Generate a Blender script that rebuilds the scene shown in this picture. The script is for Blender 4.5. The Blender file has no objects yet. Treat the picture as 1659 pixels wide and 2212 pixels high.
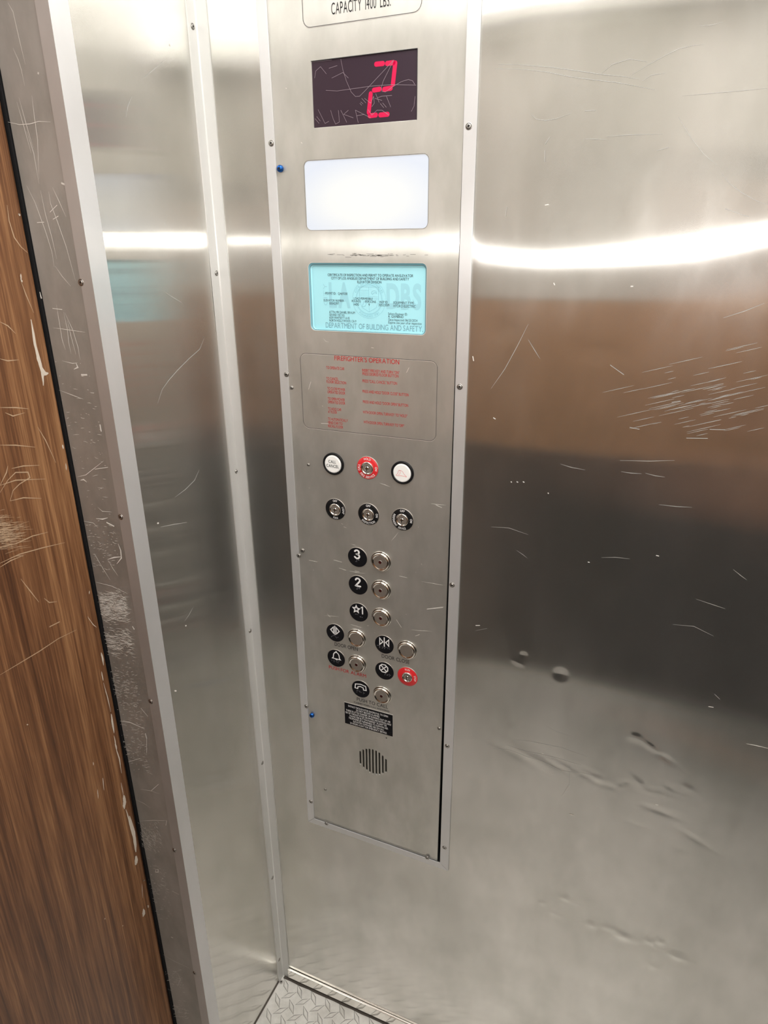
import bpy, bmesh, math, random
import numpy as np
from mathutils import Vector, Matrix
random.seed(7)
SC = bpy.context.scene
COL = SC.collection

# ------------------------------------------------------------------ camera
YAW, PITCH, ROLL, FOC = 0.41024679, 0.37787526, -0.00680035, 1452.496   # focal length in px for a 1659 px wide frame
CAM = Vector((0.6493, -0.88, 1.5865))
_f = Vector((-math.sin(YAW)*math.cos(PITCH), math.cos(YAW)*math.cos(PITCH), -math.sin(PITCH)))
_r = Vector((math.cos(YAW), math.sin(YAW), 0)); _u = _r.cross(_f)
R_ = math.cos(ROLL)*_r + math.sin(ROLL)*_u
U_ = -math.sin(ROLL)*_r + math.cos(ROLL)*_u
F_ = _f
cd = bpy.data.cameras.new('camera'); cam = bpy.data.objects.new('camera', cd); COL.objects.link(cam)
cd.sensor_fit = 'HORIZONTAL'; cd.sensor_width = 36; cd.lens = 36*FOC/1659; cd.clip_start = 0.01
M4 = Matrix((R_, U_, -F_)).transposed().to_4x4(); M4.translation = CAM
cam.matrix_world = M4
SC.camera = cam

# ------------------------------------------------------------------ colour, world, lights
SC.view_settings.view_transform = 'Standard'; SC.view_settings.look = 'None'
SC.view_settings.gamma = 1; SC.view_settings.use_curve_mapping = False
SC.view_settings.exposure = 0.0
SC.cycles.max_bounces = 14; SC.cycles.glossy_bounces = 10; SC.cycles.diffuse_bounces = 4
w = bpy.data.worlds.new('world'); SC.world = w; w.use_nodes = True
w.node_tree.nodes['Background'].inputs[0].default_value = (0, 0, 0, 1)

ROOM_X, ROOM_Y, ROOM_Z = 1.35, -1.40, 2.17       # rear wall, far side wall, ceiling
FLASH_POWER = 2.6
PANEL_EMIT = 5.5
# the lit torch of the phone the picture is taken with
ld = bpy.data.lights.new('phone_torch', 'AREA'); ld.shape = 'DISK'; ld.size = 0.012; ld.energy = FLASH_POWER; ld.color = (1, .98, .95)
lo = bpy.data.objects.new('phone_torch', ld); COL.objects.link(lo)
Ml = M4.copy(); Ml.translation = CAM + U_*0.004 + R_*0.016 + F_*0.002; lo.matrix_world = Ml

# ------------------------------------------------------------------ photo pixel -> point on a real plane
def ray(px, py):
    return F_ + R_*((px-829.5)/FOC) - U_*((py-1106)/FOC)
def on(px, py, axis=1, val=0.0):
    v = ray(px, py); t = (val-CAM[axis])/v[axis]; return CAM + v*t
def W(px, py, y=0.0):                     # on the control panel wall: (x, z)
    p = on(px, py, 1, y); return (p.x, p.z)
def crop(ox, oy, s, y=0.0):
    return lambda a, b: W(ox+a/s, oy+b/s, y)

# ------------------------------------------------------------------ materials
def mat(name, color=(.5,.5,.5), rough=.5, metal=0, emit=None, estr=1, spec=.5, coat=0, trans=0):
    m = bpy.data.materials.new(name); m.use_nodes = True
    b = m.node_tree.nodes['Principled BSDF']
    b.inputs['Base Color'].default_value = (*color, 1); b.inputs['Roughness'].default_value = rough
    b.inputs['Metallic'].default_value = metal; b.inputs['Specular IOR Level'].default_value = spec
    b.inputs['Coat Weight'].default_value = coat; b.inputs['Transmission Weight'].default_value = trans
    if emit: b.inputs['Emission Color'].default_value = (*emit, 1); b.inputs['Emission Strength'].default_value = estr
    return m
def srgb(r, g, b):
    return tuple((c/255/12.92 if c/255 <= .04045 else ((c/255+.055)/1.055)**2.4) for c in (r, g, b))
class NT:
    def __init__(s, m): s.t = m.node_tree; s.n = s.t.nodes; s.l = s.t.links
    def add(s, typ, **kw):
        n = s.n.new(typ)
        for k, v in kw.items(): setattr(n, k, v)
        return n
    def set(s, n, **kw):
        for k, v in kw.items(): n.inputs[k.replace('_', ' ')].default_value = v
    def link(s, a, b): s.l.new(a, b)
def steel(name, color=(.70,.69,.665), az=.012, ah=.28, haze=.3, haze_rough=.5, smudge=.25, bump=.0006, diff=.10, blot=.12, scale=1.0):
    """Brushed stainless, vertical grain: narrow lobe up-down (az), wide lobe sideways (ah)."""
    m = bpy.data.materials.new(name); m.use_nodes = True; T = NT(m)
    for n in list(T.n): T.n.remove(n)
    out = T.add('ShaderNodeOutputMaterial')
    tc = T.add('ShaderNodeNewGeometry')
    mp = T.add('ShaderNodeMapping'); T.link(tc.outputs['Position'], mp.inputs[0]); mp.inputs['Scale'].default_value = (3*scale, 3*scale, 1.6*scale)
    blotn = T.add('ShaderNodeTexNoise'); T.link(mp.outputs[0], blotn.inputs['Vector']); T.set(blotn, Scale=2.2, Detail=7.0, Roughness=.55, Distortion=.1)
    mp2 = T.add('ShaderNodeMapping'); T.link(tc.outputs['Position'], mp2.inputs[0]); mp2.inputs['Scale'].default_value = (900, 900, 6)
    grain = T.add('ShaderNodeTexNoise'); T.link(mp2.outputs[0], grain.inputs['Vector']); T.set(grain, Scale=1.0, Detail=2.0)
    # colour blotches of old polish and finger grease
    cr = T.add('ShaderNodeValToRGB'); T.link(blotn.outputs['Fac'], cr.inputs[0])
    c0 = [c*(1-blot) for c in color]; c1 = [min(1, c*(1+blot)) for c in color]
    cr.color_ramp.elements[0].position = .38; cr.color_ramp.elements[0].color = (c0[0], c0[1], c0[2]*.98, 1)
    cr.color_ramp.elements[1].position = .62; cr.color_ramp.elements[1].color = (c1[0], c1[1]*.995, c1[2]*.99, 1)
    bp = T.add('ShaderNodeBump'); bp.inputs['Strength'].default_value = 1; bp.inputs['Distance'].default_value = bump*.02
    T.link(grain.outputs['Fac'], bp.inputs['Height'])
    tz = T.add('ShaderNodeCombineXYZ'); tz.inputs[2].default_value = 1
    g = T.add('ShaderNodeBsdfAnisotropic', distribution='GGX')
    r = math.sqrt(az*ah); g.inputs['Roughness'].default_value = math.sqrt(r); g.inputs['Anisotropy'].default_value = 1-az/r
    T.link(cr.outputs[0], g.inputs['Color']); T.link(tz.outputs[0], g.inputs['Tangent']); T.link(bp.outputs[0], g.inputs['Normal'])
    h = T.add('ShaderNodeBsdfAnisotropic', distribution='GGX'); h.inputs['Roughness'].default_value = haze_rough; h.inputs['Anisotropy'].default_value = .35
    T.link(cr.outputs[0], h.inputs['Color']); T.link(tz.outputs[0], h.inputs['Tangent'])
    d = T.add('ShaderNodeBsdfDiffuse'); T.link(cr.outputs[0], d.inputs['Color'])
    # smear marks raise the haze
    mp3 = T.add('ShaderNodeMapping'); T.link(tc.outputs['Position'], mp3.inputs[0]); mp3.inputs['Scale'].default_value = (7, 7, 3); mp3.inputs['Rotation'].default_value = (0, .5, 0)
    sm = T.add('ShaderNodeTexNoise'); T.link(mp3.outputs[0], sm.inputs['Vector']); T.set(sm, Scale=1.7, Detail=4.0, Roughness=.5, Distortion=.15)
    mr = T.add('ShaderNodeMapRange', interpolation_type='SMOOTHERSTEP'); T.link(sm.outputs['Fac'], mr.inputs[0]); mr.inputs[1].default_value = .34; mr.inputs[2].default_value = .72
    mr.inputs[3].default_value = haze; mr.inputs[4].default_value = min(1, haze+smudge)
    m1 = T.add('ShaderNodeMixShader'); T.link(mr.outputs[0], m1.inputs[0]); T.link(g.outputs[0], m1.inputs[1]); T.link(h.outputs[0], m1.inputs[2])
    m2 = T.add('ShaderNodeMixShader'); m2.inputs[0].default_value = diff; T.link(m1.outputs[0], m2.inputs[1]); T.link(d.outputs[0], m2.inputs[2])
    T.link(m2.outputs[0], out.inputs[0])
    return m
M = {}
M['steel'] = steel('brushed steel')
M['steel_right'] = steel('brushed steel sheet', az=.0055, ah=.14, haze=.06, smudge=.13, haze_rough=.36, bump=.0002, diff=.04, blot=.10)
M['steel_left'] = steel('brushed steel side sheet', az=.0018, ah=.14, haze=.03, smudge=.07, haze_rough=.36, bump=.0002, diff=.02, blot=.06)
M['panel'] = steel('satin steel faceplate', color=(.68,.67,.63), az=.012, ah=.3, haze=.45, haze_rough=.55, diff=.2, blot=.07, smudge=.2, scale=3)
M['jamb'] = steel('painted steel reveal', color=(.49,.47,.44), az=.06, ah=.3, haze=.6, haze_rough=.6, diff=.3, blot=.1, scale=3)
M['alu'] = steel('mill aluminium bar', color=(.78,.78,.79), az=.05, ah=.3, haze=.6, haze_rough=.55, diff=.35, blot=.05, smudge=.1)
M['alu_corner'] = steel('bright aluminium angle', color=(.84,.84,.83), az=.06, ah=.4, haze=.6, haze_rough=.6, diff=.35, blot=.03, smudge=.1)
M['alu_shaded'] = steel('shaded aluminium leg', color=(.60,.57,.55), az=.05, ah=.3, haze=.6, haze_rough=.55, diff=.3, blot=.08)
M['chrome'] = mat('polished steel', (.82,.80,.76), .09, 1)
M['button'] = mat('satin steel cap', (.50,.47,.43), .5, 1)
M['screw'] = mat('zinc screw', (.50,.48,.45), .35, 1)
M['dark'] = mat('black void', (.008,.008,.009), .7)
M['black'] = mat('black plastic', (.006,.006,.007), .4, spec=.25)
M['blackplate'] = mat('black tactile plate', (.007,.007,.009), .5, spec=.15)
M['braille'] = mat('dark raised dots', (.18,.18,.20), .35)
M['white'] = mat('white print', (.86,.86,.86), .5)
M['whiteplastic'] = mat('milky white plastic', (.80,.79,.76), .3, emit=(1,.98,.95), estr=.12)
M['ink'] = mat('black print', (.015,.015,.016), .6)
M['inkred'] = mat('red print', (.50,.022,.018), .6, spec=.1)
M['red'] = mat('red enamel', (.72,.022,.028), .4)
M['hatred'] = mat('pink red line', (.75,.16,.16), .5)
M['led'] = mat('dark red indicator', (.035,.004,.004), .25)
M['glass'] = mat('smoked display window', srgb(58,46,56), .22, spec=.5)
M['seg'] = mat('lit red segment', (.3,.0,.03), .4, emit=(.80,.010,.09), estr=.62)
M['scr_glass'] = mat('scratch in window', srgb(150,135,145), .6)
M['scr'] = mat('bright scratch', (.82,.79,.74), .55)
M['scr_soft'] = mat('faint scratch', (.46,.45,.43), .6, 0)
M['scr_wood'] = mat('scratch in laminate', srgb(188,160,130), .6)
M['chip'] = mat('chipped laminate core', srgb(214,203,188), .7)
M['blue'] = mat('blue anodised screw', srgb(40,95,170), .25, .85)
M['card'] = mat('pale blue card', srgb(172,232,243), .7, spec=.2)
M['cardedge'] = mat('pale blue window rim', srgb(120,176,190), .4)
M['cardgrey'] = mat('grey blue watermark', srgb(158,216,229), .7)
M['cardline'] = mat('thin watermark line', srgb(146,204,217), .7)
M['cardletter'] = mat('grey footer print', srgb(122,170,184), .7)
M['inkcard'] = mat('small print', srgb(38,52,60), .7)
M['line'] = mat('engraved line', (.10,.095,.09), .6)
M['linelight'] = mat('painted edge glint', (.85,.82,.77), .3, .5)

def lens_mat():
    m = bpy.data.materials.new('lit frosted lens'); m.use_nodes = True; T = NT(m); b = T.n['Principled BSDF']
    b.inputs['Base Color'].default_value = (.16,.16,.17,1); b.inputs['Roughness'].default_value = .4
    tc = T.add('ShaderNodeTexCoord'); mp = T.add('ShaderNodeMapping'); T.link(tc.outputs['Generated'], mp.inputs[0])
    mp.inputs['Location'].default_value = (-.5,0,-.42); mp.inputs['Scale'].default_value = (1,0,1); g = T.add('ShaderNodeVectorMath', operation='LENGTH'); T.link(mp.outputs[0], g.inputs[0])
    cr = T.add('ShaderNodeValToRGB'); T.link(g.outputs['Value'], cr.inputs[0])
    e = cr.color_ramp.elements; e[0].position = .10; e[0].color = (1,.985,.88,1); e[1].position = .62; e[1].color = (.72,.77,.85,1)
    T.link(cr.outputs[0], b.inputs['Emission Color']); b.inputs['Emission Strength'].default_value = .88
    return m
M['lens'] = lens_mat()

def wood_mat():
    m = bpy.data.materials.new('walnut laminate'); m.use_nodes = True; T = NT(m); b = T.n['Principled BSDF']
    tc = T.add('ShaderNodeNewGeometry')
    mp = T.add('ShaderNodeMapping'); T.link(tc.outputs['Position'], mp.inputs[0]); mp.inputs['Scale'].default_value = (1, 9, .55)
    big = T.add('ShaderNodeTexNoise'); T.link(mp.outputs[0], big.inputs['Vector']); T.set(big, Scale=1.3, Detail=2.0, Distortion=.4)
    mp2 = T.add('ShaderNodeMapping'); T.link(tc.outputs['Position'], mp2.inputs[0]); mp2.inputs['Scale'].default_value = (1, 95, 2.2)
    mid = T.add('ShaderNodeTexNoise'); T.link(mp2.outputs[0], mid.inputs['Vector']); T.set(mid, Scale=1.0, Detail=4.0, Roughness=.65, Distortion=.3)
    mp3 = T.add('ShaderNodeMapping'); T.link(tc.outputs['Position'], mp3.inputs[0]); mp3.inputs['Scale'].default_value = (1, 420, 9)
    fin = T.add('ShaderNodeTexNoise'); T.link(mp3.outputs[0], fin.inputs['Vector']); T.set(fin, Scale=1.0, Detail=3.0, Roughness=.7)
    a = T.add('ShaderNodeMath', operation='MULTIPLY_ADD'); T.link(mid.outputs['Fac'], a.inputs[0]); a.inputs[1].default_value = .62
    s1 = T.add('ShaderNodeMath', operation='MULTIPLY'); T.link(big.outputs['Fac'], s1.inputs[0]); s1.inputs[1].default_value = .35; T.link(s1.outputs[0], a.inputs[2])
    a2 = T.add('ShaderNodeMath', operation='MULTIPLY_ADD'); T.link(fin.outputs['Fac'], a2.inputs[0]); a2.inputs[1].default_value = .42; T.link(a.outputs[0], a2.inputs[2])
    cr = T.add('ShaderNodeValToRGB'); T.link(a2.outputs[0], cr.inputs[0]); e = cr.color_ramp.elements
    e[0].position = .52; e[0].color = (*srgb(70,44,30), 1); e[1].position = .92; e[1].color = (*srgb(174,130,90), 1)
    n = e.new(.64); n.color = (*srgb(98,64,41), 1); n = e.new(.75); n.color = (*srgb(128,88,58), 1)
    T.link(cr.outputs[0], b.inputs['Base Color']); b.inputs['Roughness'].default_value = .36; b.inputs['Specular IOR Level'].default_value = .45
    return m
M['wood'] = wood_mat()

def floor_mat():
    m = bpy.data.materials.new('aluminium tread plate'); m.use_nodes = True; T = NT(m); b = T.n['Principled BSDF']
    tc = T.add('ShaderNodeNewGeometry'); n = T.add('ShaderNodeTexNoise'); T.link(tc.outputs['Position'], n.inputs['Vector']); T.set(n, Scale=14.0, Detail=8.0, Roughness=.7)
    cr = T.add('ShaderNodeValToRGB'); T.link(n.outputs['Fac'], cr.inputs[0]); e = cr.color_ramp.elements
    e[0].position = .3; e[0].color = (.66,.65,.60,1); e[1].position = .6; e[1].color = (.92,.91,.87,1)
    T.link(cr.outputs[0], b.inputs['Base Color']); b.inputs['Metallic'].default_value = .25; b.inputs['Roughness'].default_value = .48
    return m
M['tread'] = floor_mat()
M['tread_line'] = mat('lozenge edge shade', (.22,.21,.20), .5, .3)
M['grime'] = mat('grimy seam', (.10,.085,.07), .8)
M['ceiling'] = mat('cream ceiling enamel', (.80,.77,.71), .5)
M['panel_light'] = mat('lit ceiling diffuser', (.8,.8,.8), .5, emit=(1,.98,.95), estr=PANEL_EMIT)
M['spot'] = mat('lit lamp face', (.8,.8,.8), .5, emit=(1,.93,.80), estr=30)
M['wain'] = mat('charcoal wainscot laminate', srgb(36,38,37), .6, spec=.2)
M['upper'] = mat('light grey laminate', srgb(208,205,198), .5, spec=.3)
M['band'] = mat('tan oak laminate', srgb(178,132,88), .55, spec=.3)
M['tan'] = mat('tan fleece', srgb(176,128,84), .85)
M['trouser'] = mat('charcoal denim', srgb(36,36,40), .9)
M['skin'] = mat('skin', srgb(200,150,122), .55)
M['hair'] = mat('dark brown hair', srgb(46,32,24), .6)
M['shoe'] = mat('black shoe', srgb(24,24,26), .5)
M['eye'] = mat('eye white', srgb(225,222,215), .3)

# ------------------------------------------------------------------ object helpers
def world_loc(o):
    v = Vector((0, 0, 0))
    while o: v = v + o.location; o = o.parent
    return v
def link_mesh(name, verts, faces, mats, parent=None, idx=None, smooth=False, origin=None):
    verts = [Vector(v) for v in verts]
    if parent is not None: org = world_loc(parent)
    elif origin is not None: org = Vector(origin)
    else:
        xs = [v.x for v in verts]; ys = [v.y for v in verts]; zs = [v.z for v in verts]
        org = Vector(((min(xs)+max(xs))/2, (min(ys)+max(ys))/2, min(zs)))
    me = bpy.data.meshes.new(name)
    me.from_pydata([tuple(v-org) for v in verts], [], faces)
    if not isinstance(mats, (list, tuple)): mats = [mats]
    for mm in mats: me.materials.append(mm)
    if idx is not None: me.polygons.foreach_set('material_index', idx)
    if smooth is True: me.polygons.foreach_set('use_smooth', [True]*len(me.polygons))
    elif smooth: me.polygons.foreach_set('use_smooth', smooth)
    me.update()
    o = bpy.data.objects.new(name, me); COL.objects.link(o)
    if parent is not None: o.parent = parent
    else: o.location = org
    return o
def empty(name, loc):
    o = bpy.data.objects.new(name, None); o.empty_display_size = .05; COL.objects.link(o); o.location = loc; return o
def tag(o, label=None, cat=None, group=None, kind=None):
    if label: o['label'] = label
    if cat: o['category'] = cat
    if group: o['group'] = group
    if kind: o['kind'] = kind
    return o
class MB:
    """collects shapes, then build() links them as ONE mesh object"""
    def __init__(s): s.v = []; s.f = []; s.i = []; s.s = []
    def raw(s, vs, fs, mi=0, sm=False):
        o = len(s.v); s.v += [tuple(v) for v in vs]; s.f += [tuple(a+o for a in f) for f in fs]; s.i += [mi]*len(fs); s.s += [sm]*len(fs)
    def box(s, a, b, mi=0, bev=0.0):
        x0, y0, z0 = [min(p, q) for p, q in zip(a, b)]; x1, y1, z1 = [max(p, q) for p, q in zip(a, b)]
        if bev <= 0:
            s.raw([(x0,y0,z0),(x1,y0,z0),(x1,y1,z0),(x0,y1,z0),(x0,y0,z1),(x1,y0,z1),(x1,y1,z1),(x0,y1,z1)],
                  [(0,3,2,1),(4,5,6,7),(0,1,5,4),(1,2,6,5),(2,3,7,6),(3,0,4,7)], mi); return
        bm = bmesh.new(); bmesh.ops.create_cube(bm, size=1)
        for v in bm.verts: v.co = Vector(((x0+x1)/2+v.co.x*(x1-x0), (y0+y1)/2+v.co.y*(y1-y0), (z0+z1)/2+v.co.z*(z1-z0)))
        bmesh.ops.bevel(bm, geom=bm.edges[:], offset=bev, segments=2, affect='EDGES', profile=.5)
        s.bm(bm, mi)
    def bm(s, bm, mi=0, sm=False):
        bm.verts.index_update(); s.raw([v.co[:] for v in bm.verts], [[v.index for v in f.verts] for f in bm.faces], mi, sm); bm.free()
    def poly(s, pts, y, mi=0):               # flat polygon facing -y, pts (x, z) counter-clockwise seen from the room
        s.raw([(p[0], y, p[1]) for p in pts], [tuple(range(len(pts)))], mi)
    def prism(s, pts, y0, y1, mi=0, y_bev=0):  # y0 = front (room side)
        n = len(pts); vs = [(p[0], y0, p[1]) for p in pts]+[(p[0], y1, p[1]) for p in pts]
        fs = [tuple(range(n)), tuple(range(2*n-1, n-1, -1))]+[(i, i+n, (i+1)%n+n, (i+1)%n) for i in range(n)]
        s.raw(vs, fs, mi)
    def lathe(s, cx, cz, prof, n=40, mi=0, sm=True):   # prof: list of (radius, y)
        vs = []; fs = []
        for r, y in prof:
            for k in range(n): a = 2*math.pi*k/n; vs.append((cx+r*math.cos(a), y, cz+r*math.sin(a)))
        for j in range(len(prof)-1):
            for k in range(n): k2 = (k+1)%n; fs.append((j*n+k, j*n+k2, (j+1)*n+k2, (j+1)*n+k))
        if prof[-1][0] > 1e-6: fs.append(tuple((len(prof)-1)*n+k for k in range(n)))
        s.raw(vs, fs, mi, sm)
        if prof[-1][0] > 1e-6: s.s[-1] = False
    def stroke(s, pts, wd, y, mi=0, closed=False, n=10, taper=False):
        P = [Vector(p[:2]) for p in pts]
        Q = [P[0]]
        for p in P[1:]:
            if (p-Q[-1]).length > 1e-6: Q.append(p)
        if closed and (Q[0]-Q[-1]).length < 1e-6: Q.pop()
        P = Q; L = len(P)
        if L < 2: return
        def ww(i): return wd*(.25+.75*math.sin(math.pi*min(max(i/(L-1), .02), .98))) if taper and L > 2 else wd
        A, Bs = [], []
        for i in range(L):
            pa = P[i-1] if (i or closed) else None; pb = P[(i+1)%L] if (i < L-1 or closed) else None
            da = (P[i]-pa).normalized() if pa is not None else None; db = (pb-P[i]).normalized() if pb is not None else None
            if da is None: da = db
            if db is None: db = da
            t = da+db; t = t.normalized() if t.length > 1e-3 else da
            nv = Vector((-t.y, t.x)); c = max(.45, abs(nv.dot(Vector((-da.y, da.x))))); h = ww(i)/2/c
            A.append(P[i]+nv*h); Bs.append(P[i]-nv*h)
        vs = [(p.x, y, p.y) for p in A]+[(p.x, y, p.y) for p in Bs]
        s.raw(vs, [(i, i+L, (i+1)%L+L, (i+1)%L) for i in range(L if closed else L-1)], mi)
        if n and not closed:
            for e, o2 in ((0, 1), (L-1, L-2)):
                d = (P[e]-P[o2]).normalized(); a0 = math.atan2(d.y, d.x)-math.pi/2; r = ww(e)/2
                s.raw([(P[e].x+r*math.cos(a0+math.pi*k/8), y, P[e].y+r*math.sin(a0+math.pi*k/8)) for k in range(9)], [tuple(range(9))], mi)
    def build(s, name, mats, parent=None, origin=None):
        return link_mesh(name, s.v, s.f, mats, parent, s.i, s.s, origin)
def rrect(x0, z0, x1, z1, r, n=6):
    out = []
    for cx, cz, a0 in ((x1-r, z0+r, -90), (x1-r, z1-r, 0), (x0+r, z1-r, 90), (x0+r, z0+r, 180)):
        for k in range(n+1): a = math.radians(a0+90*k/n); out.append((cx+r*math.cos(a), cz+r*math.sin(a)))
    return out
def disc(cx, cz, r, n=32): return [(cx+r*math.cos(2*math.pi*k/n), cz+r*math.sin(2*math.pi*k/n)) for k in range(n)]

# sheet with cut-outs, by a filled 2-D outline
def cut_sheet(name, outer, holes, y_front, y_back, material, parent=None, bevel=0.0003):
    cu = bpy.data.curves.new(name, 'CURVE'); cu.dimensions = '2D'; cu.fill_mode = 'BOTH'
    th = (y_back-y_front)/2; cu.extrude = th-bevel; cu.bevel_depth = bevel; cu.bevel_resolution = 1
    for loop in [outer]+holes:
        sp = cu.splines.new('POLY'); sp.points.add(len(loop)-1); sp.use_cyclic_u = True
        for p, (x, z) in zip(sp.points, loop): p.co = (x, z, 0, 1)
    tmp = bpy.data.objects.new('tmp', cu); COL.objects.link(tmp)
    me = bpy.data.meshes.new_from_object(tmp.evaluated_get(bpy.context.evaluated_depsgraph_get()))
    vs = [(v.co.x, (y_front+y_back)/2-v.co.z, v.co.y) for v in me.vertices]; fs = [tuple(p.vertices) for p in me.polygons]
    bpy.data.objects.remove(tmp); bpy.data.curves.remove(cu); bpy.data.meshes.remove(me)
    return link_mesh(name, vs, fs, material, parent)

# lettering from the built-in typeface -> flat mesh
_cache = {}
def glyphs(s, bold=0.0, space=1.0):
    key = (s, bold, space)
    if key not in _cache:
        cu = bpy.data.curves.new('t', 'FONT'); cu.body = s; cu.size = 20; cu.resolution_u = 4; cu.offset = bold*20; cu.space_character = space
        o = bpy.data.objects.new('t', cu); COL.objects.link(o)
        me = bpy.data.meshes.new_from_object(o.evaluated_get(bpy.context.evaluated_depsgraph_get()))
        _cache[key] = ([(v.co.x/20, v.co.y/20) for v in me.vertices], [tuple(p.vertices) for p in me.polygons])
        bpy.data.objects.remove(o); bpy.data.curves.remove(cu); bpy.data.meshes.remove(me)
    return _cache[key]
def words(s, bold=0.0):
    """a line of lettering set glyph by glyph"""
    vs, fs, x = [], [], 0.0
    for ch in s:
        if ch == ' ': x += .26; continue
        gv, gf = glyphs(ch, 0.0 if ch in 'MW' else bold)
        a = min(v[0] for v in gv); b = max(v[0] for v in gv); o = len(vs)
        vs += [(v[0]-a+x, v[1]) for v in gv]; fs += [tuple(i+o for i in f) for f in gf]; x += b-a+.095
    return vs, fs
_hv = glyphs('H')[0]; CAPH = max(v[1] for v in _hv)
def put_text(mb, s, x0, x1, z, cap, y, mi=0, bold=0.0, slant=0.0):
    vs, fs = words(s, bold)
    if not vs: return
    a = min(v[0] for v in vs); b = max(v[0] for v in vs); k = (x1-x0)/(b-a); h = cap/CAPH
    mb.raw([(x0+(v[0]-a)*k+v[1]*h*slant, y, z+v[1]*h) for v in vs], fs, mi)
def px_text(mb, s, q, a, b, cap, y, mi=0, bold=0.0):
    (xa, za), (xb, zb) = q(*a), q(*b); put_text(mb, s, xa, xb, (za+zb)/2, cap, y, mi, bold)
def arc_text(mb, s, cx, cz, r, mid_deg, cap, y, mi=0, bold=0.02, squeeze=1.0, inward=False):
    """letters on a circle; mid_deg = clock angle of the middle (90 = top); inward: baseline away from centre (reads upright at the bottom)"""
    h = cap/CAPH*squeeze; k = cap/CAPH
    ws = []
    for ch in s:
        vs, fs = glyphs(ch, bold) if ch != ' ' else ([(0,0),(.35,0)], [])
        ws.append((max(v[0] for v in vs)+.07)*h)
    tot = sum(ws); pos = -tot/2
    for ch, wd in zip(s, ws):
        c = pos+wd/2; pos += wd
        if ch == ' ': continue
        vs, fs = glyphs(ch, bold)
        sg = 1 if inward else -1
        a = math.radians(mid_deg)+sg*c/r
        er = Vector((math.cos(a), math.sin(a))); et = Vector((-math.sin(a), math.cos(a)))*sg
        up = -er if inward else er
        base = Vector((cx, cz))+er*(r+(cap/2 if inward else -cap/2))
        mb.raw([((base+et*(v[0]*h-wd/2)+up*v[1]*k).x, y, (base+et*(v[0]*h-wd/2)+up*v[1]*k).y) for v in vs], fs, mi)

def screw(parent, x, z, y=0.0, r=.0034, material='screw', slot='square'):
    m = MB()
    m.lathe(x, z, [(r*1.25, y-.0001), (r*1.22, y-.0004), (r*1.0, y-.0004)], 20, 0); m.lathe(x, z, [(r*1.0, y-.00045), (r*.86, y-.00045)], 20, 1); m.lathe(x, z, [(r*.86, y-.0004), (r*.82, y-.0009), (r*.55, y-.0012)], 20, 0)
    if slot == 'square': rot = random.random(); m.poly([(x+r*.5*math.cos(rot+k*math.pi/2), z+r*.5*math.sin(rot+k*math.pi/2)) for k in range(4)], y-.00125, 1)
    return m.build('screw', [M[material], M['dark']], parent)

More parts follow.
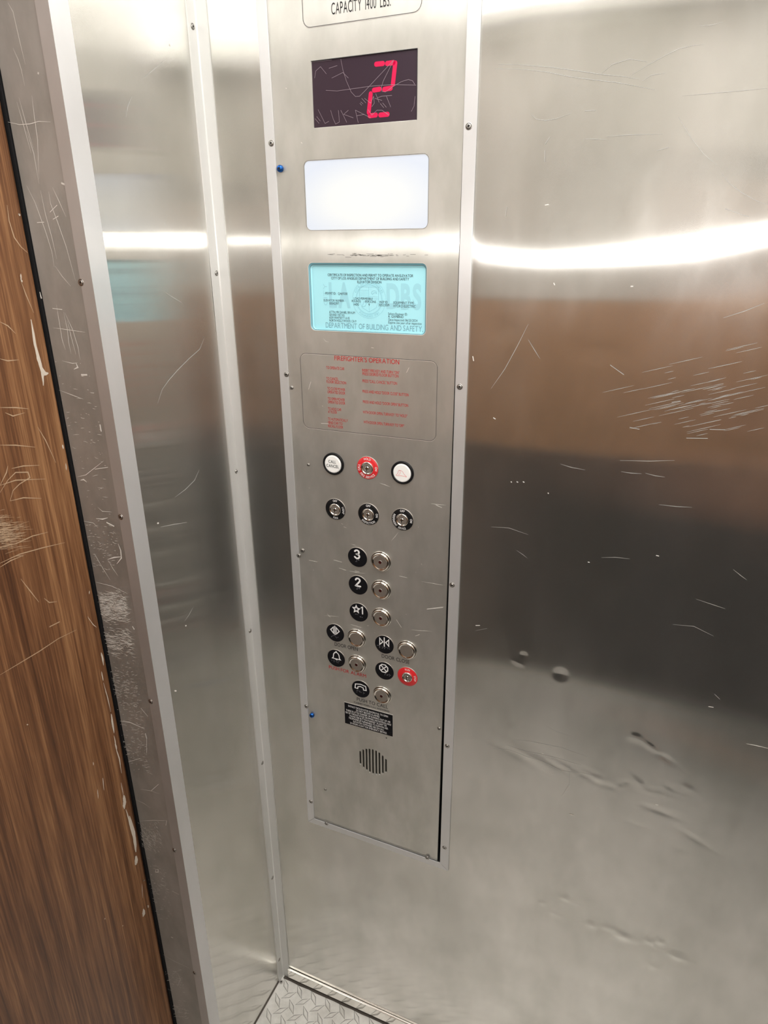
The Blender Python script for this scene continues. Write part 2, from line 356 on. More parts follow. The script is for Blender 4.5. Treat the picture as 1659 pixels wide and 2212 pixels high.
# ------------------------------------------------------------------ structure: the lift car
def wall_sheet():
    """right-hand wall sheet (y = 0), dented low down, with the opening for the control panel"""
    xs = list(np.arange(0, .40, .006))+list(np.arange(.40, 1.02, .0028))+list(np.linspace(1.02, ROOM_X, 30))
    zs = list(np.arange(0, .25, .006))+list(np.arange(.25, 1.25, .0028))+list(np.arange(1.25, ROOM_Z, .010))+[ROOM_Z]
    x0, x1, z0 = .104, .380, .521
    xs = sorted(set([v for v in xs if min(abs(v-x0), abs(v-x1)) > .002]+[x0, x1])); zs = sorted(set([v for v in zs if abs(v-z0) > .002]+[z0]))
    X, Z = np.meshgrid(np.array(xs), np.array(zs))
    D = np.zeros_like(X)
    rng = np.random.RandomState(3)
    # gentle oil-canning
    for _ in range(26):
        kx, kz = rng.uniform(2, 8), rng.uniform(2, 7); D += 0.00035/(.5+.25*max(kx, kz))*np.sin(kx*X+rng.uniform(0, 6))*np.sin(kz*Z+rng.uniform(0, 6))
    fade = np.clip((X-.40)/.05, 0, 1)
    D *= .3+.7*fade
    # slow change of lean along the wall, strongest around eye height
    lean = np.interp(X, [.40, .44, .48, .53, .59, .65, .70, .73, 1.3], [-.0155, -.022, -.026, -.023, -.017, -.009, .003, .011, .011])*np.clip((X-.385)/.01, 0, 1)
    D += -lean*(Z-1.586)*np.exp(-((Z-1.586)/.09)**2)
    # knocks: (px, py, radius m, depth m, stretch x, stretch z, tilt)
    K = [(1131,1416,.0045,.0010,1,1,0),(1118,1430,.0045,-.0007,1.5,.6,-.4),(1211,1456,.0065,.0016,1,1,0),
         (1310,1694,.005,.0009,1,1,0),(1323,1700,.005,.0009,1,1,0),(1340,1692,.005,.0008,1,1,0),(1352,1688,.004,.0007,1.3,1,0),(1378,1690,.006,-.0009,2.2,.8,-.7),
         (1372,1592,.007,-.0010,1.4,1,0),(1405,1612,.006,-.0009,2.5,.7,-.55),(1436,1636,.006,.0008,2,.7,-.5),(1425,1752,.012,.0011,2.2,.5,-.1),(1375,1782,.008,.0006,2,.6,-.05),
         (1503,1813,.011,.0010,2.6,.5,-.4),(1467,1834,.005,.0008,1,1,0),(1221,1941,.006,-.0009,1,1,0),(1173,1951,.005,-.0007,1,1,0),(1200,1975,.005,-.0006,1.3,1,0),
         (1277,1998,.006,-.0009,1,1,0),(1311,2004,.005,-.0007,1,1,0),(1325,2007,.005,-.0007,1,1,0),(1347,2022,.010,-.0016,1.2,.8,0),(1403,2034,.006,-.0009,1,1,0),(1426,2034,.006,-.0009,1,1,0),
         (1463,2066,.009,-.0012,1.3,.8,0),(1412,2088,.006,-.0007,1,1,0),(1257,1936,.004,.0006,1,1,0),(1110,1628,.012,.0010,3,.6,-.35),(1150,1640,.010,-.0010,3.5,.6,-.4),(1200,1655,.010,.0010,3,.5,-.5),
         (1215,1668,.006,-.0010,2,.8,-.5),(1250,1668,.009,.0008,3,.5,-.35),(1290,1682,.006,-.0009,2,.8,-.2),(1165,1618,.010,.0005,3,.6,-.3),(1245,1720,.006,-.0005,1.4,.6,-.4),(1105,1575,.006,-.0006,1,1.4,0),
         (1425,1705,.004,.0004,1,1,0),(1485,1702,.006,-.0006,1.4,.7,-.4),(1447,1700,.006,.0005,1.6,.7,-.4),(1275,1800,.006,.0004,2,.6,-.3),(1085,712,.012,.0009,1.6,.6,0),(1300,760,.016,.0008,2,.5,0)]
    for px, py, r, dp, sx, sz, tl in K:
        cx, cz = W(px, py); a = (X-cx)*math.cos(tl)+(Z-cz)*math.sin(tl); b = -(X-cx)*math.sin(tl)+(Z-cz)*math.cos(tl)
        D += (.6 if py < 1900 else 1.3)*dp*np.exp(-((a/(r*sx))**2+(b/(r*sz))**2))
    # crumpled band under the handrail height
    for _ in range(130):
        cx = rng.normal(.575, .055); cz = .822+rng.normal(0, .007)-(cx-.575)*.05; L_ = rng.uniform(.006, .020); w_ = rng.uniform(.0022, .0045); tl = rng.normal(-.12, .18)
        i0, i1 = np.searchsorted(xs, [cx-.05, cx+.05]); j0, j1 = np.searchsorted(zs, [cz-.03, cz+.03])
        xx, zz = X[j0:j1, i0:i1]-cx, Z[j0:j1, i0:i1]-cz; a = xx*math.cos(tl)+zz*math.sin(tl); b = -xx*math.sin(tl)+zz*math.cos(tl)
        D[j0:j1, i0:i1] += rng.uniform(-1, 1)*.00016*np.exp(-((a/L_)**2+(b/w_)**2))
    keepf = np.exp(-((X-.24)/.150)**14)*(Z > .45)
    D *= (1-keepf)
    nx, nz = len(xs), len(zs)
    verts = np.stack([X.ravel(), D.ravel(), Z.ravel()], 1)
    faces = []
    for j in range(nz-1):
        zc = (zs[j]+zs[j+1])/2
        for i in range(nx-1):
            xc = (xs[i]+xs[i+1])/2
            if x0 < xc < x1 and zc > z0: continue
            faces.append((j*nx+i, j*nx+i+1, (j+1)*nx+i+1, (j+1)*nx+i))
    me = bpy.data.meshes.new('wall_right'); me.from_pydata(verts.tolist(), [], faces); me.materials.append(M['steel_right'])
    me.polygons.foreach_set('use_smooth', [True]*len(me.polygons)); me.update()
    o = bpy.data.objects.new('wall_right', me); COL.objects.link(o)
    return tag(o, kind='structure')
wall_right = wall_sheet()

LW = .2455         # width of the left wall between the corner and the doorway
JD = .087          # depth of the door reveal
DO = 1.02          # far side of the doorway (y = -DO)
DH = 2.04          # doorway height
ys = np.linspace(0, -LW, 22); zs = np.concatenate([np.arange(0, 1.4, .02), np.arange(1.4, 1.8, .006), np.arange(1.8, ROOM_Z, .02), [ROOM_Z]])
Yg, Zg = np.meshgrid(ys, zs); rng = np.random.RandomState(5); Dg = .010*(Zg-1.586)*np.exp(-((Zg-1.586)/.09)**2)
for _ in range(12):
    ky, kz = rng.uniform(3, 14), rng.uniform(1.5, 5); Dg += .00007*np.sin(ky*Yg+rng.uniform(0, 6))*np.sin(kz*Zg+rng.uniform(0, 6))
n = len(ys)
wl = link_mesh('wall_left', np.stack([Dg.ravel(), Yg.ravel(), Zg.ravel()], 1).tolist(), [(j*n+i, j*n+i+1, (j+1)*n+i+1, (j+1)*n+i) for j in range(len(zs)-1) for i in range(n-1)], M['steel_left'], smooth=True, origin=(0, 0, 0))
tag(wl, kind='structure')
m = MB(); m.box((0, -LW, 0), (-JD, -LW+.02, ROOM_Z)); reveal = tag(m.build('trim_1', M['jamb']), kind='structure')
m = MB(); m.box((0, ROOM_Y, 0), (-JD, -DO, ROOM_Z)); tag(m.build('wall_front', M['steel']), kind='structure')
m = MB(); m.box((0, -DO, DH), (-JD, -LW, ROOM_Z)); tag(m.build('trim_2', M['steel']), kind='structure')
m = MB(); m.box((-.1, ROOM_Y, 0), (ROOM_X, ROOM_Y-.02, ROOM_Z)); tag(m.build('wall_far', M['steel']), kind='structure')
m = MB(); m.box((ROOM_X, ROOM_Y-.02, 0), (ROOM_X+.02, .02, ROOM_Z)); tag(m.build('wall_rear', M['steel']), kind='structure')
def panelling(name, a, b, axis, face):
    for nm, z0_, z1_, mt in ((name+'_wainscot', .03, .93, 'wain'), (name+'_panel', .94, 1.42, 'band'), (name+'_upper_panel', 1.43, ROOM_Z-.03, 'upper')):
        m = MB()
        if axis == 'x': m.box((a, face, z0_), (b, face+.008, z1_), 0, .002)
        else: m.box((face-.008, a, z0_), (face, b, z1_), 0, .002)
        m.build(nm, M[mt], bpy.data.objects[name])
panelling('wall_far', .02, ROOM_X-.02, 'x', ROOM_Y); panelling('wall_rear', ROOM_Y+.02, -.45, 'y', ROOM_X)
m = MB(); m.box((-.15, ROOM_Y-.02, ROOM_Z), (ROOM_X+.02, .02, ROOM_Z+.02)); tag(m.build('ceiling', M['ceiling']), kind='structure')
# shaft behind the panel so that gaps read dark
m = MB(); m.box((.098, .055, .515), (.386, .06, ROOM_Z)); m.box((.098, .0, .515), (.1035, .055, ROOM_Z)); m.box((.3805, .0, .515), (.386, .055, ROOM_Z)); m.box((.098, .0, .513), (.386, .055, .5205))
tag(m.build('wall_recess', M['dark']), kind='structure')

# floor: tread plate with raised lozenges
m = MB(); m.raw([(-JD-.06, ROOM_Y, 0), (ROOM_X, ROOM_Y, 0), (ROOM_X, 0, 0), (-JD-.06, 0, 0)], [(0,1,2,3)])
def lozenge(cx, cy, ang, L=.0168, Wd=.0046, h=.0018):
    ca, sa = math.cos(ang), math.sin(ang)
    def P(u, v, z): return (cx+u*ca-v*sa, cy+u*sa+v*ca, z)
    prof = [(-L, 0), (-L*.45, -Wd*.55), (0, -Wd), (L*.45, -Wd*.55), (L, 0), (L*.45, Wd*.55), (0, Wd), (-L*.45, Wd*.55)]
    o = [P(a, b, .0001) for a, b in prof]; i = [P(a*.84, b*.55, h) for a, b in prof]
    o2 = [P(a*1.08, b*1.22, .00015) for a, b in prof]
    m.raw(o2, [tuple(range(8))], 1)  # dark rim round the lozenge, its edge shade painted on the floor
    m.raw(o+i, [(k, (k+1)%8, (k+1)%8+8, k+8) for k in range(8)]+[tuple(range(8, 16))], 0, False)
pit = .0362
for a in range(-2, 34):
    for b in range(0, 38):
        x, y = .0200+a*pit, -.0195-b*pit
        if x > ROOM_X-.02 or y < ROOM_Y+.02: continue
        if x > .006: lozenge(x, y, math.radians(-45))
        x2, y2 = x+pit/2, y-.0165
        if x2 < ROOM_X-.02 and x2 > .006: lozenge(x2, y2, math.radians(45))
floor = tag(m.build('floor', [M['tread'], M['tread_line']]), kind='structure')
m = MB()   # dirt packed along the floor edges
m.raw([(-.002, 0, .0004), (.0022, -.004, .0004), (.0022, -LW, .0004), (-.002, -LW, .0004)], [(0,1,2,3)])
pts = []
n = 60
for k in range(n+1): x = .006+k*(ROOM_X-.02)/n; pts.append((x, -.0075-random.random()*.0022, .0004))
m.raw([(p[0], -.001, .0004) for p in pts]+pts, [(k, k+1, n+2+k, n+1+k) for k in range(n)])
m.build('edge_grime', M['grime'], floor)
m = MB(); fx, fy = on(607.5, 2122, 2, 0)[:2]
m.raw([(fx+.0042*math.cos(k*math.pi/8), fy+.0042*math.sin(k*math.pi/8), .0022) for k in range(16)], [tuple(range(16))]); m.raw([(fx+.0017*math.cos(k*math.pi/8), fy+.0017*math.sin(k*math.pi/8), .0025) for k in range(16)], [tuple(range(16))], 1)
m.build('screw', [M['screw'], M['dark']], floor)

# base rail along the right wall
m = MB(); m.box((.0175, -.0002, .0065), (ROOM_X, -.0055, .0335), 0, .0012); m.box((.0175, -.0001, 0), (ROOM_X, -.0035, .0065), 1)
tag(m.build('baseboard_right', [M['chrome'], M['grime']]), kind='structure')

# corner angle, 19 mm legs
T = .0022; LEG = .0192
m = MB()
poly = [(.0001, -.0001), (LEG, -.0001), (LEG, -T), (T+.0015, -T), (T, -T-.0015), (T, -LEG), (.0001, -LEG)]
z0, z1 = .0015, ROOM_Z; n = len(poly)
m.raw([(x, y, z0) for x, y in poly]+[(x, y, z1) for x, y in poly], [tuple(range(n-1, -1, -1)), tuple(range(n, 2*n))]+[(i, (i+1)%n, (i+1)%n+n, i+n) for i in range(n)])
corner = tag(m.build('corner_angle', M['alu_corner'], origin=(0, 0, 0)), 'long thin aluminium angle strip screwed into the inside corner of the two steel walls', 'metal strip')
def screw_x(parent, px, py, xv, r=.0033):    # a screw on a face looking +x
    p = on(px, py, 0, xv); mm = MB()
    mm.lathe(0, 0, [(r*1.25, -.0001), (r*1.22, -.0004), (r, -.0004)], 20, 0); mm.lathe(0, 0, [(r, -.00045), (r*.84, -.00045)], 20, 1); mm.lathe(0, 0, [(r*.84, -.0004), (r*.8, -.0009), (r*.55, -.0012)], 20, 0); mm.poly([(r*.5*math.cos(k*math.pi/2+.4), r*.5*math.sin(k*math.pi/2+.4)) for k in range(4)], -.00125, 1)
    mm.v = [(xv-v[1], p.y+v[0], p.z+v[2]) for v in mm.v]
    return mm.build('screw', [M['screw'], M['dark']], parent)
for px, py in ((416, 57), (467.5, 590), (510.5, 1018), (540.3, 1363), (566.8, 1648), (588.5, 1896), (603, 2073)): screw_x(corner, px, py, T)

# door-side angle: one leg on the left wall, one on the reveal
m = MB()
A0 = -LW-.0028
poly = [(.0018, A0), (.0018, -.2208), (.0001, -.2208), (.0001, -LW-.0002), (-.0170, -LW-.0002), (-.0170, A0)]
n = len(poly)
m.raw([(x, y, z0) for x, y in poly]+[(x, y, z1) for x, y in poly], [tuple(range(n)), tuple(range(2*n-1, n-1, -1))]+[(i, i+n, (i+1)%n+n, (i+1)%n) for i in range(n)])
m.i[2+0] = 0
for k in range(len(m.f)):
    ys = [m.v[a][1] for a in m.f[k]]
    if all(abs(y-A0) < 1e-5 for y in ys): m.i[k] = 1  # reveal leg takes a darker copy of the aluminium, shade set in colour
jang = tag(m.build('door_angle', [M['alu'], M['alu_shaded']], origin=(0, A0, 0)), 'aluminium angle strip wrapping the outside edge where the left steel wall meets the door reveal', 'metal strip')
for px, py in ((175, 610), (261, 1116.6), (325.7, 1515.4), (376.8, 1836.7), (420.7, 2101.7)):
    p = on(px, py, 1, A0); screw(jang, p.x, p.z, A0, .0034)

# sliding door
m = MB()
dr = .006; prof = []
yE = -LW-.0030; XF = -.0895
for k in range(7): a = math.pi/2*k/6; prof.append((XF-dr+dr*math.sin(a), yE-dr+dr*math.cos(a)))
prof = [(XF-.03, yE)]+prof+[(XF, -DO+.01), (XF-.03, -DO+.01)]; n = len(prof)
m.raw([(x, y, .006) for x, y in prof]+[(x, y, DH) for x, y in prof], [tuple(range(n)), tuple(range(2*n-1, n-1, -1))]+[(i, i+n, (i+1)%n+n, (i+1)%n) for i in range(n)], 0, False)
for k in range(3, 2+len(prof)): m.s[k] = 3 <= k < 9
door = tag(m.build('door_1', M['wood']), kind='structure')
# dark slot behind the reveal
m = MB(); m.box((-JD-.003, -LW-.001, 0), (-.16, -LW+.03, DH+.1)); m.box((-.155, -LW, 0), (-.16, ROOM_Y, DH+.1)); tag(m.build('wall_shaft', M['dark']), kind='structure')

# ceiling fittings: lit diffusers and a small downlight
lamps = []
for i, (a, b, c, d, lab) in enumerate([(.10, -.66, .60, -.10, 'by the corner above the control panel'), (.68, -.66, 1.20, -.10, 'above the right part of the control panel wall'),
                                       (.10, -1.28, .60, -.76, 'above the wooden door'), (.68, -1.28, 1.20, -.76, 'above the far rear corner')]):
    t = empty('ceiling_light', ((a+c)/2, (b+d)/2, ROOM_Z))
    tag(t, 'square lit ceiling diffuser '+lab, 'ceiling light', 'lit ceiling diffusers')
    mb = MB(); 
    for q in (((a, b), (c, b+.02)), ((a, d-.02), (c, d)), ((a, b+.02), (a+.02, d-.02)), ((c-.02, b+.02), (c, d-.02))): mb.box((*q[0], ROOM_Z-.012), (*q[1], ROOM_Z-.0005))
    mb.build('frame', M['alu'], t)
    mb = MB(); mb.box((a+.02, b+.02, ROOM_Z-.008), (c-.02, d-.02, ROOM_Z-.001)); mb.build('diffuser', M['panel_light'], t)

t = tag(empty('ceiling_downlight', (.24, -1.345, ROOM_Z)), 'small round ceiling downlight close to the far wall', 'ceiling light')
def ring_z(mb, cx, cy, prof, n=28, mi=0):
    vs = [(cx+r*math.cos(2*math.pi*k/n), cy+r*math.sin(2*math.pi*k/n), z) for r, z in prof for k in range(n)]
    mb.raw(vs, [(j*n+k, j*n+(k+1)%n, (j+1)*n+(k+1)%n, (j+1)*n+k) for j in range(len(prof)-1) for k in range(n)], mi, True)
mb = MB(); ring_z(mb, .24, -1.345, [(.042, ROOM_Z-.0005), (.042, ROOM_Z-.010), (.036, ROOM_Z-.014), (.029, ROOM_Z-.010), (.028, ROOM_Z-.002)]); mb.build('trim_ring', M['chrome'], t)
mb = MB(); ring_z(mb, .24, -1.345, [(.028, ROOM_Z-.004), (.018, ROOM_Z-.009), (.004, ROOM_Z-.011), (.0005, ROOM_Z-.011)]); mb.build('lamp_face', M['spot'], t)

# ------------------------------------------------------------------ control panel
PX0, PX1, PZ0 = .1108, .3735, .5266
cop = tag(empty('control_panel', (.243, 0, PZ0)), 'tall brushed steel lift control panel with call buttons, key switches, display and certificate window', 'control panel')
slots = []
q = crop(640, 1580, 4.608)
SL = [(637,195,330),(668,180,365),(699,172,390),(730,172,412),(762,178,428),(795,190,432),(827,210,435),(860,240,425),(892,275,412)]
for a, b, c in SL:
    x = q(a, (b+c)/2)[0]; zt = q(a, b)[1]; zb = q(a, c)[1]; slots.append(rrect(x-.0021, zb, x+.0021, zt, .00205, 4))
DISP = (.1704, 1.7284, .3138, 1.8024); LAMP = (.1535, 1.6060, .3302, 1.6912); CERT = (.1530, 1.4724, .3300, 1.5642)
outer = [(PX0, PZ0), (.3690, PZ0), (.3700, .85), (.3722, 1.36), (PX1, 1.80), (PX1, 2.13), (PX0, 2.13)]
face = cut_sheet('faceplate', outer, [rrect(*DISP, .0006, 1), rrect(*LAMP, .007), rrect(*CERT, .007)]+slots, 0.0, .003, M['panel'], cop)
m = MB(); m.box((PX0+.01, .006, PZ0+.01), (.362, .05, 2.1)); back = m.build('backbox', M['dark'], cop)
# speaker cloth behind the slots
m = MB(); m.box((.205, .0045, .675), (.28, .0055, .75)); m.build('speaker_mesh', mat('speaker cloth', (.03,.028,.02), .8), cop)

# capacity plate
E1 = -.00025
def outline(pts, wd, y, name, parent, material='line', light=True):
    mb = MB(); mb.stroke(pts, wd, y, 0, True, n=0)
    if light: mb.stroke([(p[0], p[1]-wd*.9) for p in pts], wd*.7, y+.00002, 1, True, n=0)  # pale stroke below the groove paints the glint on its edge
    return mb.build(name, [M[material], M['linelight']], parent)
capp = outline(rrect(.1615, 1.8382, .3185, 1.935, .010), .0008, E1, 'capacity_plate', cop)
m = MB(); q = crop(560, 0, 3.318); px_text(m, 'CAPACITY  1400  LBS.', q, (518, 105), (943, 43), .0118, E1, bold=.0); m.build('lettering', M['ink'], capp)

# floor indicator
disp = MB(); disp.box((DISP[0]+.0003, .0012, DISP[1]+.0003), (DISP[2]-.0003, .006, DISP[3]-.0003)); disp = tag(disp.build('floor_display', M['glass'], cop), 'smoked dark window of the floor indicator')
q = crop(560, 0, 3.318, .001)
m = MB()
for seg in ([(838,460),(886,455)], [(916,455),(962,449)], [(975,452),(958,604)], [(822,646),(862,639)], [(896,640),(942,632)], [(799,672),(785,806)], [(792,830),(836,824)], [(868,824),(920,819)]):
    m.stroke([q(*p) for p in seg], .0054, .0010, 0, n=8)
tag(m.build('digit', M['seg'], disp), 'lit red segmented numeral 2')
m = MB(); GL = .0007
for pl in ([(585,422),(600,500),(625,580),(660,660),(690,692),(720,690),(760,650),(830,575),(900,500),(965,430)], [(965,430),(930,500),(890,580),(876,625),(880,655),(905,660),(960,620),(1020,585),(1070,570),(1100,580),(1115,605)],
           [(478,648),(560,652),(680,635),(800,618),(950,607),(1125,610)], [(1090,800),(1110,760),(1118,690)],
           [(422,785),(445,830),(472,885),(500,870)], [(512,790),(530,850),(548,890),(575,875),(568,790)], [(585,790),(605,830),(628,878)], [(640,790),(606,820),(675,845)], [(710,880),(690,790),(800,845)], [(700,830),(755,820)],
           [(780,785),(808,825),(845,790),(880,790),(930,825)], [(400,850),(430,885)], [(412,835),(438,868)], [(722,740),(735,755)], [(728,730),(745,745)], [(735,705),(765,738)], [(755,705),(800,740),(820,690)], [(820,690),(825,740),(808,765)], [(830,705),(880,720)],
           [(835,670),(860,735)], [(880,690),(850,700)], [(868,742),(893,772)], [(885,738),(912,770)], [(878,690),(952,684)], [(912,690),(943,768)],
           [(398,560),(405,510),(440,478),(482,530)], [(500,490),(560,470)], [(375,446),(520,430)], [(520,560),(600,520),(640,560)]):
    m.stroke([q(*p) for p in pl], .00038, GL, 0, n=0)
m.build('scratch_marks', M['scr_glass'], disp)
m = MB()
for a, b in (((DISP[0], DISP[3]), (DISP[2], DISP[3])), ((DISP[2], DISP[3]), (DISP[2], DISP[1]))): m.stroke([a, b], .0007, -.0003, 0, n=0)
m.build('window_edge', M['dark'], disp)

# emergency light lens
m = MB(); m.prism(rrect(LAMP[0]+.0004, LAMP[1]+.0004, LAMP[2]-.0004, LAMP[3]-.0004, .0067), .0008, .005)
lens = tag(m.build('light_lens', M['lens'], cop), 'glowing white frosted lens of the emergency light')
outline(rrect(LAMP[0]-.0002, LAMP[1]-.0002, LAMP[2]+.0002, LAMP[3]+.0002, .0072), .0005, E1, 'lens_rim', lens)

# certificate window rim (card itself is a thing of its own)
m = MB(); pr = [rrect(CERT[0]-.0002, CERT[1]-.0002, CERT[2]+.0002, CERT[3]+.0002, .007), rrect(CERT[0]+.0022, CERT[1]+.0012, CERT[2]-.0016, CERT[3]-.0028, .0055)]
n = len(pr[0]); m.raw([(p[0], -.0002, p[1]) for p in pr[0]]+[(p[0], .0018, p[1]) for p in pr[1]], [(k, (k+1)%n, (k+1)%n+n, k+n) for k in range(n)], 0)
pr2 = rrect(CERT[0]+.0042, CERT[1]+.0018, CERT[2]-.0026, CERT[3]-.0050, .004); m.raw([(p[0], .0018, p[1]) for p in pr[1]]+[(p[0], .0036, p[1]) for p in pr2], [(k, (k+1)%n, (k+1)%n+n, k+n) for k in range(n)], 1)
m.stroke(pr[1], .0005, .0014, 2, True, n=0); m.stroke(pr[0], .0006, -.0003, 3, True, n=0)
m.build('window_rim', [M['cardedge'], M['card'], M['line'], M['linelight']], cop)
YC = .0040
cert = MB(); cert.box((CERT[0]-.003, YC, CERT[1]-.003), (CERT[2]+.003, YC+.0006, CERT[3]+.003))
cert = tag(cert.build('inspection_certificate', M['card']), 'pale blue printed inspection certificate card seen in the window of the steel control panel', 'certificate')
q = crop(580, 500, 3.6065, YC); P1 = YC-.0002
m = MB()
big = lambda s, a, b, cap: px_text(m, s, q, a, b, cap, P1, 0, .04)
for t_, a_, b_, c_ in (('LA', (475, 583), (640, 586), .0305), ('DBS', (920, 592), (1190, 602), .0300)):
    m = MB(); big(t_, a_, b_, c_); m.build('watermark', M['cardgrey'], cert)
(vx, vz) = q(432, 575); m = MB()
vs, fs = words('CITY'); k = .0295/max(v[0] for v in vs); m.raw([(vx+.006-v[1]*.006/CAPH, P1, vz+v[0]*k) for v in vs], fs); m.build('watermark', M['cardgrey'], cert)
m = MB(); sc = q(783, 530); P2 = P1-.00008
for r in (.0252, .0200, .0190): m.stroke([(sc[0]+r*math.cos(k*math.pi/24), sc[1]+r*math.sin(k*math.pi/24)) for k in range(48)], .00035, P2, 0, True, n=0)
arc_text(m, 'CITY OF LOS ANGELES', *sc, .0226, 90, .0028, P2, bold=0, squeeze=1.15); arc_text(m, 'FOUNDED 1781', *sc, .0226, 270, .0028, P2, bold=0, squeeze=1.1, inward=True)
sh = [(-.0145, .0165), (.0145, .0165), (.0145, -.002), (.0105, -.011), (0, -.0165), (-.0105, -.011), (-.0145, -.002)]
m.stroke([(sc[0]+a, sc[1]+b) for a, b in sh], .0004, P2, 0, True, n=0)
for a, b in (((0, .0165), (0, -.0165)), ((-.0145, .001), (.0145, .001)), ((-.0145, .012), (0, .012)), ((0, .0035), (.0145, .0035))): m.stroke([(sc[0]+a[0], sc[1]+a[1]), (sc[0]+b[0], sc[1]+b[1])], .0003, P2, 0, n=0)
for k in range(5): m.stroke([(sc[0]-.0145, sc[1]+.010-k*.0017), (sc[0]-.0004, sc[1]+.010-k*.0017)], .00018, P2, 0, n=0)
m.stroke([(sc[0]+.004+a, sc[1]+.008+b) for a, b in ((0, 0), (.001, .003), (.004, .0035), (.007, .003), (.0078, 0), (.0065, .0012), (.0035, .001), (.0015, -.0012))], .0005, P2, 0, True, n=0)
m.stroke([(sc[0]-.0075+a, sc[1]-.0065+b) for a, b in ((-.003, -.003), (0, .004), (.0035, .002), (.002, -.002), (-.001, -.0035))], .0005, P2, 0, True, n=0)
m.build('seal', M['cardline'], cert)
m = MB()
for s, a, b, cap, bo in (('CERTIFICATE OF INSPECTION AND PERMIT TO OPERATE AN ELEVATOR', (462,346), (1128,356), .0032, .008), ('CITY OF LOS ANGELES DEPARTMENT OF BUILDING AND SAFETY', (490,372), (1096,382), .0032, .008),
    ('ELEVATOR DIVISION', (693,402), (880,405), .0032, .008), ('PERMIT ID:   Q469208', (445,491), (615,494), .0032, 0), ('ELEVATOR NUMBER', (432,544), (588,548), .0030, 0), ('00042397', (475,569), (550,571), .0032, 0),
    ('LOAD PERMISSIBLE', (665,529), (812,534), .0029, 0), ('POUNDS', (650,550), (720,553), .0030, 0), ('PERSONS', (755,555), (838,557), .0030, 0), ('1400', (665,577), (705,578), .0032, 0), ('9', (780,580), (789,580), .0032, 0),
    ('INSP ID', (866,558), (928,560), .0030, 0), ('30523519', (858,581), (942,584), .0032, 0), ('EQUIPMENT TYPE', (975,563), (1132,568), .0031, 0), ('HYDRO ELECTRIC', (975,590), (1147,594), .0034, 0),
    ('ATTN: MR DANIEL BRAUM', (474,635), (674,642), .0031, 0), ('GRAND VISTAS', (475,656), (592,661), .0031, 0), ('6039 WHITSETT AVE', (475,679), (632,684), .0031, 0), ('NORTH HOLLYWOOD, CA 9', (475,701), (684,708), .0031, 0),
    ('Safety Engineer ID:', (933,650), (1083,654), .0031, 0), ('R. GAMBINO', (935,671), (1052,675), .0031, 0), ('Date Inspected: 06/25/2024', (936,696), (1160,703), .0031, 0), ('Expires one year after inspection', (935,718), (1193,727), .0031, 0),
    ('POST THIS CERTIFICATE IN ELEVATOR CAR', (605,786), (960,797), .0028, 0)):
    px_text(m, s, q, a, b, cap, P2-.0001, 0, bo)
m.build('lettering', M['inkcard'], cert)
m = MB(); px_text(m, 'DEPARTMENT OF BUILDING AND SAFETY,', q, (447,746), (1205,784), .0073, P2-.00005, 0, 0); tag(m.build('lettering', M['cardletter'], cert), 'large pale grey footer lettering')

# firefighter's operation plate
ff = outline(rrect(.1326, 1.3260, .3478, 1.4388, .010), .0008, E1, 'instruction_plate', cop)
q = crop(690, 765, 7.9); m = MB()
px_text(m, "FIREFIGHTER'S OPERATION", q, (258,108), (1363,170), .0066, E1, 0, .0)
for s, a, b in (('TO OPERATE CAR', (118,248), (427,276)), ('INSERT FIRE KEY AND TURN "ON"', (732,302), (1365,337)), ('PRESS DESIRED FLOOR BUTTON', (735,360), (1350,398)), ('TO CANCEL', (120,436), (325,450)), ('FLOOR SELECTION', (125,491), (457,515)),
    ('PRESS "CALL CANCEL" BUTTON', (735,480), (1325,523)), ('TO CLOSE POWER', (137,608), (440,630)), ('OPERATED DOOR', (140,665), (440,692)), ('PRESS AND HOLD "DOOR CLOSE" BUTTON', (737,658), (1522,718)),
    ('TO OPEN POWER', (145,780), (435,804)), ('OPERATED DOOR', (147,837), (440,862)), ('PRESS AND HOLD "DOOR OPEN" BUTTON', (742,834), (1515,900)), ('TO HOLD CAR', (148,952), (375,970)), ('AT FLOOR', (150,1003), (300,1018)),
    ('WITH DOOR OPEN, TURN KEY TO "HOLD"', (742,1012), (1500,1078)), ('TO AUTOMATICALLY', (148,1128), (487,1156)), ('SEND CAR TO', (150,1188), (395,1208)), ('RECALL FLOOR', (152,1245), (405,1270)), ('WITH DOOR OPEN, TURN KEY TO "OFF"', (755,1185), (1447,1242))):
    px_text(m, s, q, a, b, .0040, E1, 0, .003)
tag(m.build('lettering', M['inkred'], ff), 'small red instruction lettering')

# buttons, tactile plates, key switches
def push_button(x, z, lit=True, label=None):
    m = MB(); m.lathe(x, z, [(.0174, 0), (.0174, -.0009), (.0166, -.0016), (.0160, -.0009), (.0159, -.0002)], 48, 0)
    b = m.build('push_button', M['chrome'], cop)
    if label: tag(b, label)
    m = MB(); m.lathe(x, z, [(.0159, -.0001), (.0158, -.0008)], 48, 1)
    m.lathe(x, z, [(.0155, -.0006), (.0154, -.0032), (.0150, -.0042), (.0140, -.0049), (.0128, -.0050), (.0119, -.0043), (.0112, -.0040)], 48, 0); m.poly(disc(x, z, .01118, 40), -.0041, 2)
    m.build('button_cap', [M['chrome'], M['dark'], M['button']], b)
    if lit:
        m = MB(); m.lathe(x, z, [(.0036, -.0041), (.0031, -.0046), (.0027, -.0043)], 24, 0); m.poly(disc(x, z, .0026, 24), -.0044, 1); m.build('indicator', [M['button'], M['led']], b)
    return b
def tactile(x, z, label):
    m = MB(); m.lathe(x, z, [(.0176, 0), (.0176, -.0006), (.0168, -.0007)], 48, 1); m.lathe(x, z, [(.0169, -.0005), (.0168, -.0011)], 48, 0)
    return tag(m.build('tactile_plate', [M['blackplate'], M['button']], cop), label)
